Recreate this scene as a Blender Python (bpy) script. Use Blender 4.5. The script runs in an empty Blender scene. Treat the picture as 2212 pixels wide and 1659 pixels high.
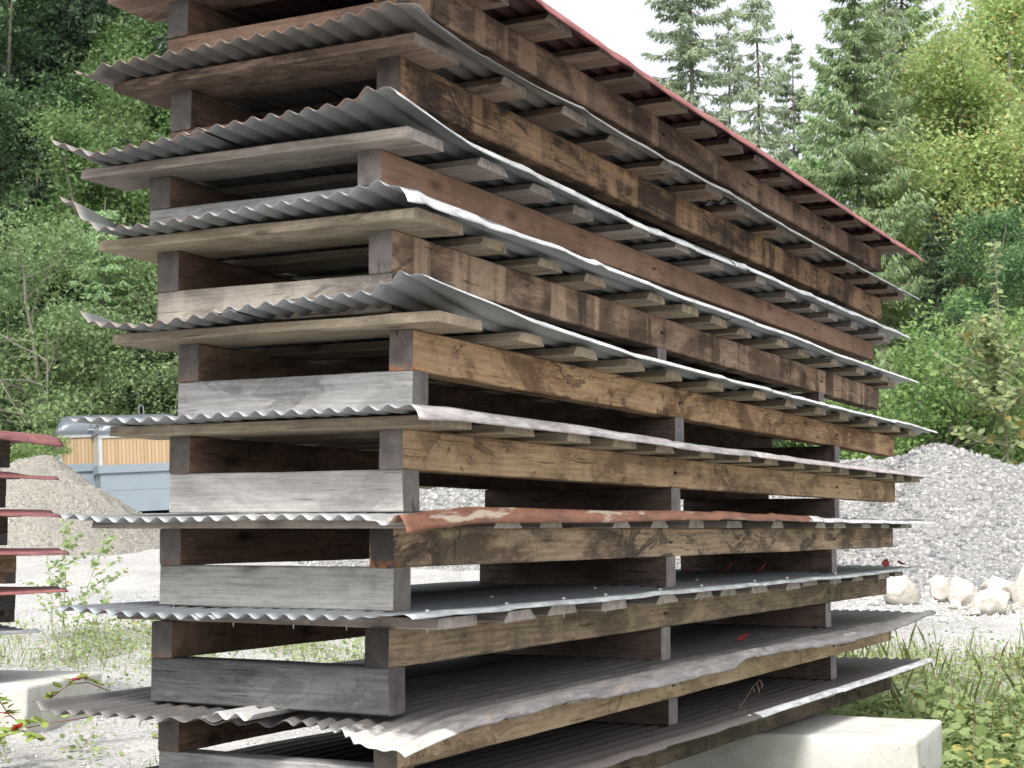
import bpy, math, random
import numpy as np
from mathutils import Vector, Matrix
R = math.radians
rng = np.random.default_rng(7)
random.seed(7)
sc = bpy.context.scene
COL = sc.collection

# ------------------------------------------------------------------ camera, sky, sun, exposure
YAW, PITCH, EYE, FPX = R(27.424), R(5.257), 1.6, 3417.0
cam = bpy.data.objects.new('camera', bpy.data.cameras.new('camera'))
COL.objects.link(cam); sc.camera = cam
cam.location = (0, 0, EYE)
cam.rotation_euler = (R(90) + PITCH, 0, YAW - R(90))
cam.data.sensor_width = 36; cam.data.lens = 36 * FPX / 2212
cam.data.clip_end = 800; cam.data.clip_start = .05
cam.data.dof.use_dof = True; cam.data.dof.focus_distance = 9.0; cam.data.dof.aperture_fstop = 9.0

SUN_EL, SUN_AZ = R(50), R(197)          # direction towards the sun, azimuth from +X counter-clockwise
w = bpy.data.worlds.new('World'); sc.world = w; w.use_nodes = True
nt = w.node_tree; nt.nodes.clear()
sky = nt.nodes.new('ShaderNodeTexSky'); sky.sky_type = 'NISHITA'; sky.sun_disc = False
sky.sun_elevation = SUN_EL; sky.sun_rotation = R(90) - SUN_AZ
sky.air_density = 1.0; sky.dust_density = 4.0; sky.ozone_density = 1.0
hs = nt.nodes.new('ShaderNodeHueSaturation'); hs.inputs['Saturation'].default_value = .22
bg = nt.nodes.new('ShaderNodeBackground'); bg.inputs['Strength'].default_value = .15
wo = nt.nodes.new('ShaderNodeOutputWorld')
nt.links.new(sky.outputs[0], hs.inputs['Color']); nt.links.new(hs.outputs[0], bg.inputs[0]); nt.links.new(bg.outputs[0], wo.inputs[0])
sl = bpy.data.lights.new('sun', 'SUN'); sl.energy = 2.0; sl.angle = R(14); sl.color = (1, .965, .91)
so = bpy.data.objects.new('sun', sl); COL.objects.link(so)
so.rotation_euler = Vector((-math.cos(SUN_AZ) * math.cos(SUN_EL), -math.sin(SUN_AZ) * math.cos(SUN_EL), -math.sin(SUN_EL))).to_track_quat('-Z', 'Y').to_euler()
sc.view_settings.view_transform = 'Standard'; sc.view_settings.look = 'None'
sc.view_settings.exposure = 1.05; sc.view_settings.gamma = 1
sc.render.engine = 'CYCLES'
sc.cycles.max_bounces = 7; sc.cycles.diffuse_bounces = 4; sc.cycles.transmission_bounces = 4; sc.cycles.transparent_max_bounces = 4
sc.cycles.use_denoising = True

# ------------------------------------------------------------------ helpers
HF = (math.cos(YAW), math.sin(YAW)); HR = (math.sin(YAW), -math.cos(YAW))
def at(px, D, py=None):
    """ground-plan point at horizontal depth D in front of the viewpoint, sideways bearing px; with py also its height"""
    k = math.cos(PITCH) * FPX - (0 if py is None else 0) * 0
    if py is None: py = 1140
    X, Y = px - 1106, py - 829.5
    fw = Vector((HF[0] * math.cos(PITCH), HF[1] * math.cos(PITCH), math.sin(PITCH)))
    r = Vector((HR[0], HR[1], 0)); u = r.cross(fw)
    d = fw * FPX + r * X - u * Y
    t = D / (d.x * HF[0] + d.y * HF[1])
    return Vector((d.x * t, d.y * t, EYE + d.z * t))
def sstep(a, b, x):
    t = np.clip((x - a) / (b - a), 0, 1); return t * t * (3 - 2 * t)
def gh(x, y):
    x = np.asarray(x, float); y = np.asarray(y, float)
    D = x * HF[0] + y * HF[1]; L = x * HR[0] + y * HR[1]
    t = L / np.maximum(D, 1)
    px = 1106 + 3400 * t
    s = np.clip(D - 10.5, 0, None)
    z = .077 * (np.sqrt(s * s + 2.2) - 1.483)
    z = np.where(D < 10.5, 0, z)
    z = np.where(D > 44, z + 0, z)
    hill = np.clip(D - 54, 0, 60)
    left = 1 - sstep(900, 1250, px); right = sstep(2050, 2700, px) * .8
    z = z + hill * (.75 * left + .55 * right) * (D > 54)
    z = z + .02 * np.sin(x * 1.3 + y * .7) * np.sin(y * 1.1 - x * .4) * sstep(12, 20, D)
    return z
def gz(x, y): return float(gh(x, y))
def ground_at(px, D):
    p = at(px, D); return Vector((p.x, p.y, gz(p.x, p.y)))

def tag(o, label=None, cat=None, group=None, kind=None):
    if label: o['label'] = label
    if cat: o['category'] = cat
    if group: o['group'] = group
    if kind: o['kind'] = kind
    return o
def empty(name, loc=(0, 0, 0), rot=(0, 0, 0)):
    o = bpy.data.objects.new(name, None); COL.objects.link(o); o.location = loc; o.rotation_euler = rot
    o.empty_display_size = .2
    return o
def mesh(name, V, F, mat, parent=None, smooth=False, loc=None, rot=None):
    """F: array of equal-size faces, or list of lists"""
    me = bpy.data.meshes.new(name)
    V = np.asarray(V, np.float32)
    if isinstance(F, np.ndarray):
        n, k = F.shape
        me.vertices.add(len(V)); me.vertices.foreach_set('co', V.ravel())
        me.loops.add(n * k); me.loops.foreach_set('vertex_index', F.astype(np.int32).ravel())
        me.polygons.add(n); me.polygons.foreach_set('loop_start', np.arange(0, n * k, k, dtype=np.int32))
        me.polygons.foreach_set('loop_total', np.full(n, k, np.int32))
        me.update(calc_edges=True)
    else:
        me.from_pydata([tuple(v) for v in V.tolist()], [], F); me.update()
    if smooth: me.polygons.foreach_set('use_smooth', [True] * len(me.polygons))
    if mat: me.materials.append(mat)
    o = bpy.data.objects.new(name, me); COL.objects.link(o)
    if parent: o.parent = parent
    if loc is not None: o.location = loc
    if rot is not None: o.rotation_euler = rot
    return o
def copy_tree(o, parent=None):
    c = o.copy(); COL.objects.link(c)
    if parent: c.parent = parent
    for ch in list(o.children): copy_tree(ch, c)
    return c
class MB:
    def __init__(s): s.V = []; s.F = []
    def add(s, V, F):
        b = len(s.V); s.V += [tuple(map(float, v)) for v in V]; s.F += [[int(i) + b for i in f] for f in F]
    def box(s, a, b, cut=0):
        x0, y0, z0 = a; x1, y1, z1 = b
        s.add([(x0, y0, z0), (x1, y0, z0), (x1, y1, z0), (x0, y1, z0), (x0, y0, z1), (x1, y0, z1), (x1, y1, z1), (x0, y1, z1)],
              [(3, 2, 1, 0), (4, 5, 6, 7), (0, 1, 5, 4), (1, 2, 6, 5), (2, 3, 7, 6), (3, 0, 4, 7)])
    def tube(s, pts, rad, n=6):
        pts = [Vector(p) for p in pts]; b = len(s.V)
        for i, p in enumerate(pts):
            d = (pts[min(i + 1, len(pts) - 1)] - pts[max(i - 1, 0)]).normalized()
            a = d.orthogonal().normalized() if i == 0 else (a - d * a.dot(d)).normalized()
            c = d.cross(a)
            r = rad[i] if hasattr(rad, '__len__') else rad
            for k in range(n):
                t = 2 * math.pi * k / n; s.V.append(tuple(p + (a * math.cos(t) + c * math.sin(t)) * r))
        for i in range(len(pts) - 1):
            for k in range(n):
                s.F.append([b + i * n + k, b + i * n + (k + 1) % n, b + (i + 1) * n + (k + 1) % n, b + (i + 1) * n + k])
        s.F.append([b + k for k in range(n)][::-1]); s.F.append([b + (len(pts) - 1) * n + k for k in range(n)])
    def build(s, name, mat, parent=None, **k): return mesh(name, s.V, s.F, mat, parent, **k)

# ------------------------------------------------------------------ materials
class NT:
    def __init__(s, name):
        s.m = bpy.data.materials.new(name); s.m.use_nodes = True; s.t = s.m.node_tree; s.t.nodes.clear()
        s.out = s.t.nodes.new('ShaderNodeOutputMaterial'); s.b = s.t.nodes.new('ShaderNodeBsdfPrincipled')
        s.t.links.new(s.b.outputs[0], s.out.inputs[0])
    def n(s, typ, ins=None, **pr):
        o = s.t.nodes.new('ShaderNode' + typ)
        for k, v in pr.items(): setattr(o, k, v)
        for k, v in (ins or {}).items(): s.put(o, k, v)
        return o
    def put(s, o, k, v):
        i = o.inputs[k]
        if isinstance(v, bpy.types.NodeSocket): s.t.links.new(v, i)
        elif isinstance(v, bpy.types.Node): s.t.links.new(v.outputs[0], i)
        else: i.default_value = v
    def tex(s, which='Object'): return s.n('TexCoord').outputs[which]
    def rnd(s): return s.n('ObjectInfo').outputs['Random']
    def math(s, op, a, b=0, c=0):
        o = s.n('Math', operation=op); s.put(o, 0, a); s.put(o, 1, b); s.put(o, 2, c); return o.outputs[0]
    def vm(s, op, a, b=(0, 0, 0)):
        o = s.n('VectorMath', operation=op); s.put(o, 0, a); s.put(o, 1, b); return o.outputs[0]
    def offs(s, v, k=37.):
        r = s.rnd(); c = s.n('CombineXYZ', {0: s.math('MULTIPLY', r, k), 1: s.math('MULTIPLY', r, k * 1.7), 2: s.math('MULTIPLY', r, k * .6)})
        return s.vm('ADD', v, c.outputs[0])
    def noise(s, v, scale, detail=4, rough=.55, dist=0.):
        return s.n('TexNoise', {'Vector': v, 'Scale': scale, 'Detail': detail, 'Roughness': rough, 'Distortion': dist}).outputs['Fac']
    def ramp(s, f, stops):
        o = s.n('ValToRGB', {0: f}); e = o.color_ramp.elements
        while len(e) < len(stops): e.new(.5)
        for i, (p, c) in enumerate(stops):
            e[i].position = p; e[i].color = (c, c, c, 1) if not hasattr(c, '__len__') else (*c[:3], 1)
        return o.outputs[0]
    def mix(s, f, a, b, mode='MIX'):
        o = s.n('Mix', data_type='RGBA', blend_type=mode); s.put(o, 0, f)
        for k, v in ((6, a), (7, b)):
            s.put(o, k, v if not isinstance(v, tuple) else (*v[:3], 1))
        return o.outputs[2]
    def bump(s, h, strength=.3, dist=.01):
        s.put(s.b, 'Normal', s.n('Bump', {'Height': h, 'Strength': strength, 'Distance': dist}).outputs[0])

def wood(name, light, dark, stain=(.05, .03, .018), stain_amt=.5, streak=.3, figure=.4, endc=(.2, .18, .165), grey=0., greyc=(.34, .33, .33), rust=0.):
    s = NT(name); P0 = s.tex(); P = s.offs(P0)
    gr = s.noise(s.vm('MULTIPLY', P, (1.1, 22, 22)), 3.4, 7, .66, .35)
    fine = s.noise(s.vm('MULTIPLY', P, (5, 140, 140)), 1.5, 3, .6)
    wv = s.n('TexWave', {'Vector': s.vm('MULTIPLY', P, (.16, 1, 1)), 'Scale': 13., 'Distortion': 9., 'Detail': 2.5, 'Detail Scale': .9}, wave_type='BANDS', bands_direction='Z').outputs['Fac']
    f = s.math('ADD', s.math('MULTIPLY', gr, 1 - figure * .6), s.math('MULTIPLY', wv, figure * .45))
    f = s.math('ADD', f, s.math('MULTIPLY', s.math('SUBTRACT', fine, .5), .35))
    c = s.ramp(f, [(.25, dark), (.48, [a * .55 + b * .45 for a, b in zip(light, dark)]), (.72, light)])
    # broad weathering patches, figured blots, drip streaks
    fleck = s.noise(s.vm('MULTIPLY', P, (9, 30, 30)), 2.2, 5, .7)
    fl = s.math('MULTIPLY', s.math('SUBTRACT', fleck, .5), .22)
    big = s.math('ADD', s.noise(s.vm('MULTIPLY', P, (1.0, 1.7, 2.6)), 1.35, 7, .68, .6), fl)
    c = s.mix(s.math('MULTIPLY', s.ramp(big, [(.45, 0), (.56, 1)]), min(1., stain_amt * 1.05)), c, tuple(a * .55 + b * .4 for a, b in zip(stain, dark)))
    lite = s.math('ADD', s.noise(s.vm('ADD', s.vm('MULTIPLY', P, (.9, 1.5, 3.)), (9, 4, 2)), 1.6, 6, .66, .7), fl)
    c = s.mix(s.math('MULTIPLY', s.ramp(lite, [(.52, 0), (.62, 1)]), .6), c, tuple(min(1, x * 1.15) for x in light))
    blot = s.noise(s.vm('MULTIPLY', P, (.8, 1.2, 1.5)), 2.3, 8, .72, 1.6)
    bl = s.math('MULTIPLY', s.ramp(blot, [(.55, 0), (.575, .9), (.64, .45), (.67, 1)]), s.ramp(s.noise(P, .7, 2), [(.42, 0), (.52, 1)]))
    c = s.mix(s.math('MULTIPLY', bl, min(1., stain_amt * 1.1)), c, stain)
    drip = s.noise(s.vm('MULTIPLY', P, (3.2, 3.2, .28)), 1.7, 6, .62, .25)
    dm = s.math('MULTIPLY', s.ramp(drip, [(.47, 0), (.56, 1)]), s.ramp(s.noise(s.vm('MULTIPLY', P, (1, 1, 3)), 1.3, 4), [(.38, .1), (.6, 1)]))
    c = s.mix(s.math('MULTIPLY', dm, streak), c, tuple(x * .8 for x in stain))
    drip2 = s.noise(s.vm('MULTIPLY', P, (2.2, 2.2, .2)), 2.1, 4, .5)
    c = s.mix(s.math('MULTIPLY', s.ramp(drip2, [(.57, 0), (.61, 1)]), streak * .6), c, tuple(min(1, x * 1.3) for x in light))
    mould = s.noise(P, 28., 5, .7)
    c = s.mix(s.math('MULTIPLY', s.ramp(mould, [(.54, 0), (.62, 1)]), .35), c, tuple(x * .9 for x in dark))
    if grey:
        gm = s.noise(s.vm('MULTIPLY', P, (1.5, 9, 9)), 2.2, 5, .6)
        c = s.mix(s.math('MULTIPLY', s.ramp(gm, [(.3, .35), (.65, 1)]), grey), c, s.mix(s.ramp(f, [(.3, 0), (.7, 1)]), tuple(x * .5 for x in greyc), greyc))
    # knots
    vo = s.n('TexVoronoi', {'Vector': s.vm('MULTIPLY', P, (1.7, 3.6, 3.6)), 'Scale': 1.5, 'Randomness': 1.}).outputs['Distance']
    kn = s.ramp(vo, [(.07, 1), (.115, .5), (.2, 0)])
    c = s.mix(s.math('MULTIPLY', kn, .8), c, tuple(x * .8 for x in stain))
    # fine cracks
    cr = s.noise(s.vm('MULTIPLY', P, (1.1, 30, 30)), 3.0, 2, .5)
    crm = s.ramp(cr, [(.30, 1), (.335, 0)])
    c = s.mix(s.math('MULTIPLY', crm, .6), c, tuple(x * .35 for x in stain))
    # end grain
    N = s.tex('Normal'); sp = s.n('SeparateXYZ', {0: N}); end = s.math('GREATER_THAN', s.math('ABSOLUTE', sp.outputs[0]), .75)
    rg = s.n('TexWave', {'Vector': s.vm('ADD', P0, (0, .09, .16)), 'Scale': 26., 'Distortion': 2.5, 'Detail': 2.}, wave_type='RINGS', rings_direction='X').outputs['Fac']
    eb = s.noise(P, 14., 5, .65)
    ec = s.mix(s.math('MULTIPLY', rg, .55), s.ramp(eb, [(.32, tuple(x * .42 for x in endc)), (.66, endc)]), tuple(x * .5 for x in endc))
    ck = s.noise(s.vm('MULTIPLY', P, (1, 34, 5)), 1.6, 3, .5, .3); ec = s.mix(s.ramp(ck, [(.30, .8), (.345, 0)]), ec, tuple(x * .2 for x in endc))
    c = s.mix(end, c, ec)
    if rust:
        q = s.n('SeparateXYZ', {0: P0}); low = s.ramp(q.outputs[2], [(0, 1), (.028, 0)])
        nx = s.ramp(q.outputs[0], [(.0, 1), (.12, 0)])
        rn = s.ramp(s.noise(P, 45., 3, .6), [(.42, 0), (.56, 1)])
        c = s.mix(s.math('MULTIPLY', s.math('MULTIPLY', low, nx), s.math('MULTIPLY', rn, s.math('MULTIPLY', s.math('GREATER_THAN', s.rnd(), .35), rust))), c, (.40, .14, .04))
    s.put(s.b, 'Base Color', c); s.put(s.b, 'Roughness', .82); s.put(s.b, 'Specular IOR Level', .25)
    h = s.math('SUBTRACT', s.math('ADD', s.math('MULTIPLY', gr, .6), s.math('MULTIPLY', fine, .5)), s.math('MULTIPLY', crm, .8))
    s.bump(h, .55, .004)
    return s.m

def metal(name, base, met=.55, rough=.42, blotch=(.3, .3, .3), blotch_amt=.35, rust_amt=.2, rustc=(.3, .12, .05), near_rust=0., front=None, front_y=-.135, patch=None, nearwhite=0.):
    s = NT(name); P = s.tex(); Q = s.offs(P, 5.)
    n1 = s.noise(s.vm('MULTIPLY', Q, (.7, 3, 3)), 3., 6, .65, .6)
    n2 = s.noise(Q, 42., 4, .6)
    c = s.mix(s.math('MULTIPLY', s.ramp(n1, [(.38, 0), (.65, 1)]), blotch_amt), base, blotch)
    c = s.mix(s.math('MULTIPLY', s.ramp(n2, [(.4, 0), (.6, 1)]), .22), c, tuple(x * .62 for x in base))
    q = s.n('SeparateXYZ', {0: P})
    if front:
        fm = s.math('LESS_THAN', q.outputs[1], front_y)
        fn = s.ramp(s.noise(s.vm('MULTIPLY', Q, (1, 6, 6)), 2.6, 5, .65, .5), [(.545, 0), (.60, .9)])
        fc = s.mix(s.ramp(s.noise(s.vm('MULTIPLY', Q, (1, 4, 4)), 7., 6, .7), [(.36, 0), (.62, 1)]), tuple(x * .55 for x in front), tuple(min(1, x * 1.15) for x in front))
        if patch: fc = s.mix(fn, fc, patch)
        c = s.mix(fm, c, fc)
    if nearwhite:
        nwm = s.n('MapRange', {0: s.math('ADD', s.math('ADD', q.outputs[0], s.math('MULTIPLY', q.outputs[1], .35)), s.math('MULTIPLY', s.noise(Q, 7., 5, .65), .5)), 1: .19, 2: .12, 3: 0., 4: nearwhite}).outputs[0]
        c = s.mix(s.math('MULTIPLY', nwm, s.math('LESS_THAN', q.outputs[1], .34)), c, (.55, .54, .50))
    rm = s.ramp(s.noise(s.vm('MULTIPLY', Q, (1.2, 3, 3)), 5., 8, .72, .4), [(.56, 0), (.68, 1)])
    c = s.mix(s.math('MULTIPLY', rm, rust_amt), c, rustc)
    ra = s.math('MULTIPLY', rm, rust_amt)
    if near_rust:
        ne = s.ramp(s.math('ADD', q.outputs[0], s.math('MULTIPLY', s.noise(Q, 20., 4), .12)), [(0, 0), (1, 0)])
        e = s.n('MapRange', {0: s.math('ADD', q.outputs[0], s.math('MULTIPLY', s.noise(Q, 16., 4), .12)), 1: -.215, 2: -.16, 3: 1., 4: 0.}).outputs[0]
        c = s.mix(s.math('MULTIPLY', e, near_rust), c, rustc); ra = s.math('MAXIMUM', ra, s.math('MULTIPLY', e, near_rust))
    # dirt specks
    sp = s.ramp(s.noise(Q, 90., 2, .5), [(.66, 0), (.7, 1)])
    c = s.mix(s.math('MULTIPLY', sp, .5), c, tuple(x * .3 for x in base))
    s.put(s.b, 'Base Color', c)
    s.put(s.b, 'Metallic', s.math('MULTIPLY', s.math('SUBTRACT', 1., ra), met))
    s.put(s.b, 'Roughness', s.math('ADD', s.math('MULTIPLY', n1, .25), rough))
    s.bump(s.math('ADD', n1, s.math('MULTIPLY', n2, .3)), .25, .004)
    return s.m

def leafmat(name, c1, c2, c3, trans=.35, spot=None, rough=.5, spec=.35):
    s = NT(name); g = s.n('NewGeometry').outputs['Random Per Island']
    big = s.noise(s.offs(s.tex(), 91.), .55, 3, .6)
    c = s.ramp(g, [(0, c1), (.55, c2), (1, c3)])
    c = s.mix(s.ramp(big, [(.35, 0), (.65, .55)]), c, c3)
    if spot: c = s.mix(s.ramp(g, [(.93, 0), (.94, 1)]), c, spot)
    hsv = s.n('HueSaturation', {'Color': c, 'Value': s.math('ADD', .85, s.math('MULTIPLY', s.rnd(), .3)), 'Hue': s.math('ADD', .49, s.math('MULTIPLY', s.rnd(), .02))}).outputs[0]
    s.put(s.b, 'Base Color', hsv); s.put(s.b, 'Roughness', rough); s.put(s.b, 'Specular IOR Level', spec)
    tr = s.n('BsdfTranslucent', {'Color': s.mix(.5, hsv, (.35, .5, .08), 'MULTIPLY') if False else hsv})
    ms = s.n('MixShader', {0: trans, 1: s.b.outputs[0], 2: tr.outputs[0]})
    s.t.links.new(ms.outputs[0], s.out.inputs[0])
    return s.m
def plain(name, c, rough=.6, met=0., var=.25, scale=8., bump=.2, bd=.01, spec=.4):
    s = NT(name); n = s.noise(s.offs(s.tex(), 11.), scale, 5, .6)
    s.put(s.b, 'Base Color', s.ramp(n, [(.3, [x * (1 - var) for x in c]), (.7, [min(1, x * (1 + var * .5)) for x in c])]))
    s.put(s.b, 'Roughness', rough); s.put(s.b, 'Metallic', met); s.put(s.b, 'Specular IOR Level', spec); s.bump(n, bump, bd)
    return s.m
def barkmat(name, c, d):
    s = NT(name); P = s.offs(s.tex(), 11.); n = s.noise(s.vm('MULTIPLY', P, (6, 6, 1)), 2.5, 6, .7)
    m = s.noise(P, 1.1, 4)
    s.put(s.b, 'Base Color', s.mix(s.ramp(m, [(.4, 0), (.6, .6)]), s.ramp(n, [(.35, d), (.65, c)]), (.10, .12, .07))); s.put(s.b, 'Roughness', .9); s.bump(n, .6, .03)
    return s.m
def gravelmat(name, cols, scale, warm=(.45, .42, .38), patch=.3, fine=3.):
    s = NT(name); P = s.tex()
    v = s.n('TexVoronoi', {'Vector': P, 'Scale': scale}); v2 = s.n('TexVoronoi', {'Vector': P, 'Scale': scale * fine})
    c = s.ramp(s.n('SeparateColor', {0: v.outputs['Color']}).outputs[0], [(i / (len(cols) - 1), c) for i, c in enumerate(cols)])
    c2 = s.ramp(s.n('SeparateColor', {0: v2.outputs['Color']}).outputs[1], [(i / (len(cols) - 1), c) for i, c in enumerate(cols)])
    c = s.mix(s.ramp(s.noise(P, scale * .21, 3), [(.42, 0), (.56, 1)]), c, c2)
    big = s.noise(P, .35, 6, .62, .5)
    c = s.mix(s.math('MULTIPLY', s.ramp(big, [(.4, 0), (.65, 1)]), patch), c, warm)
    edge = s.ramp(v.outputs['Distance'], [(.0, 1), (.55, 1), (.95, .55)])
    c = s.mix(1., c, edge, 'MULTIPLY')
    s.put(s.b, 'Base Color', c); s.put(s.b, 'Roughness', .9); s.put(s.b, 'Specular IOR Level', .2)
    h = s.math('ADD', s.math('MULTIPLY', v.outputs['Distance'], -1.), s.math('MULTIPLY', v2.outputs['Distance'], -.4))
    s.bump(h, .7, .5 / scale)
    return s.m

W = dict(
 dark=wood('wood_dark_brown', (.36, .25, .175), (.14, .09, .062), (.05, .034, .026), .85, .6, .2, (.15, .13, .12)),
 dark2=wood('wood_brown_streaked', (.42, .275, .165), (.13, .08, .05), (.035, .022, .016), .95, .5, .25, (.11, .09, .08), rust=.8),
 red=wood('wood_reddish_even', (.38, .245, .17), (.25, .15, .10), (.16, .095, .065), .45, .25, .15, (.30, .26, .245)),
 drip=wood('wood_brown_dripped', (.48, .35, .25), (.23, .15, .10), (.055, .032, .02), .7, .9, .15, (.25, .22, .205)),
 tan=wood('wood_tan_stained', (.58, .40, .235), (.34, .21, .115), (.07, .034, .018), 1., .1, .35, (.21, .18, .165), rust=1.),
 tan2=wood('wood_tan_flecked', (.58, .42, .26), (.34, .23, .13), (.10, .06, .035), .8, .2, .35, (.23, .205, .20)),
 tan3=wood('wood_tan_dark_top', (.53, .40, .275), (.25, .18, .12), (.055, .042, .032), .95, .1, .4, (.07, .06, .055), rust=.8),
 olive=wood('wood_olive_brown', (.38, .29, .195), (.16, .12, .08), (.06, .045, .03), .7, .2, .45, (.055, .05, .047)),
 pale=wood('wood_pale_sawn', (.57, .44, .295), (.36, .26, .165), (.11, .07, .04), .6, .1, .3, (.18, .155, .13)),
 black=wood('wood_dark_soaked', (.18, .14, .10), (.06, .047, .035), (.022, .018, .014), .7, .3, .3, (.11, .095, .08)),
 grey=wood('wood_weathered_grey', (.37, .36, .345), (.155, .15, .145), (.055, .052, .05), .8, .15, .12, (.21, .195, .18), grey=.45, greyc=(.40, .405, .41)),
 cream=wood('wood_cream_smudged', (.49, .425, .355), (.27, .22, .18), (.09, .07, .06), .8, .5, .1, (.26, .225, .2), grey=.25, greyc=(.48, .465, .44)),
 midg=wood('wood_mid_grey', (.33, .32, .30), (.16, .153, .145), (.06, .056, .052), .8, .1, .12, (.24, .22, .20), grey=.45, greyc=(.35, .348, .34)),
 lgrey=wood('wood_light_grey', (.51, .495, .475), (.32, .305, .29), (.15, .14, .13), .7, .1, .1, (.27, .245, .225), grey=.4, greyc=(.56, .56, .555)),
 dgrey=wood('wood_dark_grey', (.12, .117, .115), (.045, .043, .044), (.016, .015, .015), .8, .05, .2, (.14, .125, .12), grey=.45, greyc=(.135, .137, .145)),
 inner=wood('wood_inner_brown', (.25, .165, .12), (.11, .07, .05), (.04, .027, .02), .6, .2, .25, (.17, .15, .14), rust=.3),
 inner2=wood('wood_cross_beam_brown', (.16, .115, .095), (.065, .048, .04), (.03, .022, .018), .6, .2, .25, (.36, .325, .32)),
 bat=wood('wood_batten', (.36, .26, .20), (.14, .095, .07), (.045, .03, .022), .65, .0, .3, (.38, .32, .27)),
 bat2=wood('wood_batten_pale', (.42, .36, .305), (.22, .175, .145), (.09, .065, .05), .5, .0, .3, (.52, .465, .42), grey=.3, greyc=(.46, .44, .42)),
 batg=wood('wood_batten_yellowish', (.45, .385, .285), (.24, .19, .135), (.10, .07, .05), .5, .0, .3, (.48, .385, .28)),
)
M = dict(
 zinc=metal('galvanised_dull', (.235, .25, .25), .45, .45, (.15, .16, .155), .5, .05, near_rust=.8, rustc=(.22, .10, .06), front=(.62, .63, .63), front_y=-.187),  # lip strip whitened: oxidised zinc plus sky reflection put into the colour
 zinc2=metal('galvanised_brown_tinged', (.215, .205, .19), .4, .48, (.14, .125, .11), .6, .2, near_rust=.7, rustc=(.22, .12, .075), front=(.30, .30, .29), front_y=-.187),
 zincw=metal('galvanised_bright', (.30, .315, .32), .45, .42, (.20, .215, .22), .45, .04, front=(.74, .75, .75), front_y=-.187, patch=(.6, .61, .62)),  # near-white lip: weathered zinc, with the sky's gleam painted into its colour
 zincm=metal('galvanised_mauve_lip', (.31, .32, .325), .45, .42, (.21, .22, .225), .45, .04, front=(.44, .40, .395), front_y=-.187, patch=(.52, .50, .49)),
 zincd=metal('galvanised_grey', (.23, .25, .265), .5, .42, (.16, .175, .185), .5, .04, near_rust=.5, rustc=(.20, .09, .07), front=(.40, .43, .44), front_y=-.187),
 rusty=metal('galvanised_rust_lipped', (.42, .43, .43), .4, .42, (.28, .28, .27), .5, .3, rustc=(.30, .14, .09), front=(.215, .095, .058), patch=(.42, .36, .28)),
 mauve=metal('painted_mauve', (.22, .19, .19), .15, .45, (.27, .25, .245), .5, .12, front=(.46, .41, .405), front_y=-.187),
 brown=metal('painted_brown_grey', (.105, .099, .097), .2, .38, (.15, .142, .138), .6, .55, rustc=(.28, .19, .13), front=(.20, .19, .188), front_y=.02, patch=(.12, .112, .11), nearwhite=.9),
 brown2=metal('painted_dark_brown', (.085, .075, .072), .2, .42, (.12, .102, .10), .5, .1, rustc=(.2, .13, .10)),
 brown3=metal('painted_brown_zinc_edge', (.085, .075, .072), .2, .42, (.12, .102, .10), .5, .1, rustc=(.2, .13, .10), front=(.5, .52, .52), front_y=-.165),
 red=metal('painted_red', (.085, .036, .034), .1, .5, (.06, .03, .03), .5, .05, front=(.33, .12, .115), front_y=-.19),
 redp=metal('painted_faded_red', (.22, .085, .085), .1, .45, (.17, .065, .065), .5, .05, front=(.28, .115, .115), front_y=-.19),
 concrete=plain('concrete', (.62, .61, .57), .9, 0, .14, 6., .35, .01),
 boulder=plain('limestone', (.47, .44, .39), .9, 0, .35, 6., .8, .04),
 screw=plain('screw_zinc', (.6, .6, .6), .35, .7, .1),
 iron=plain('rusty_iron', (.07, .045, .035), .8, .2, .4, 60.), cladding=None)

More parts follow.
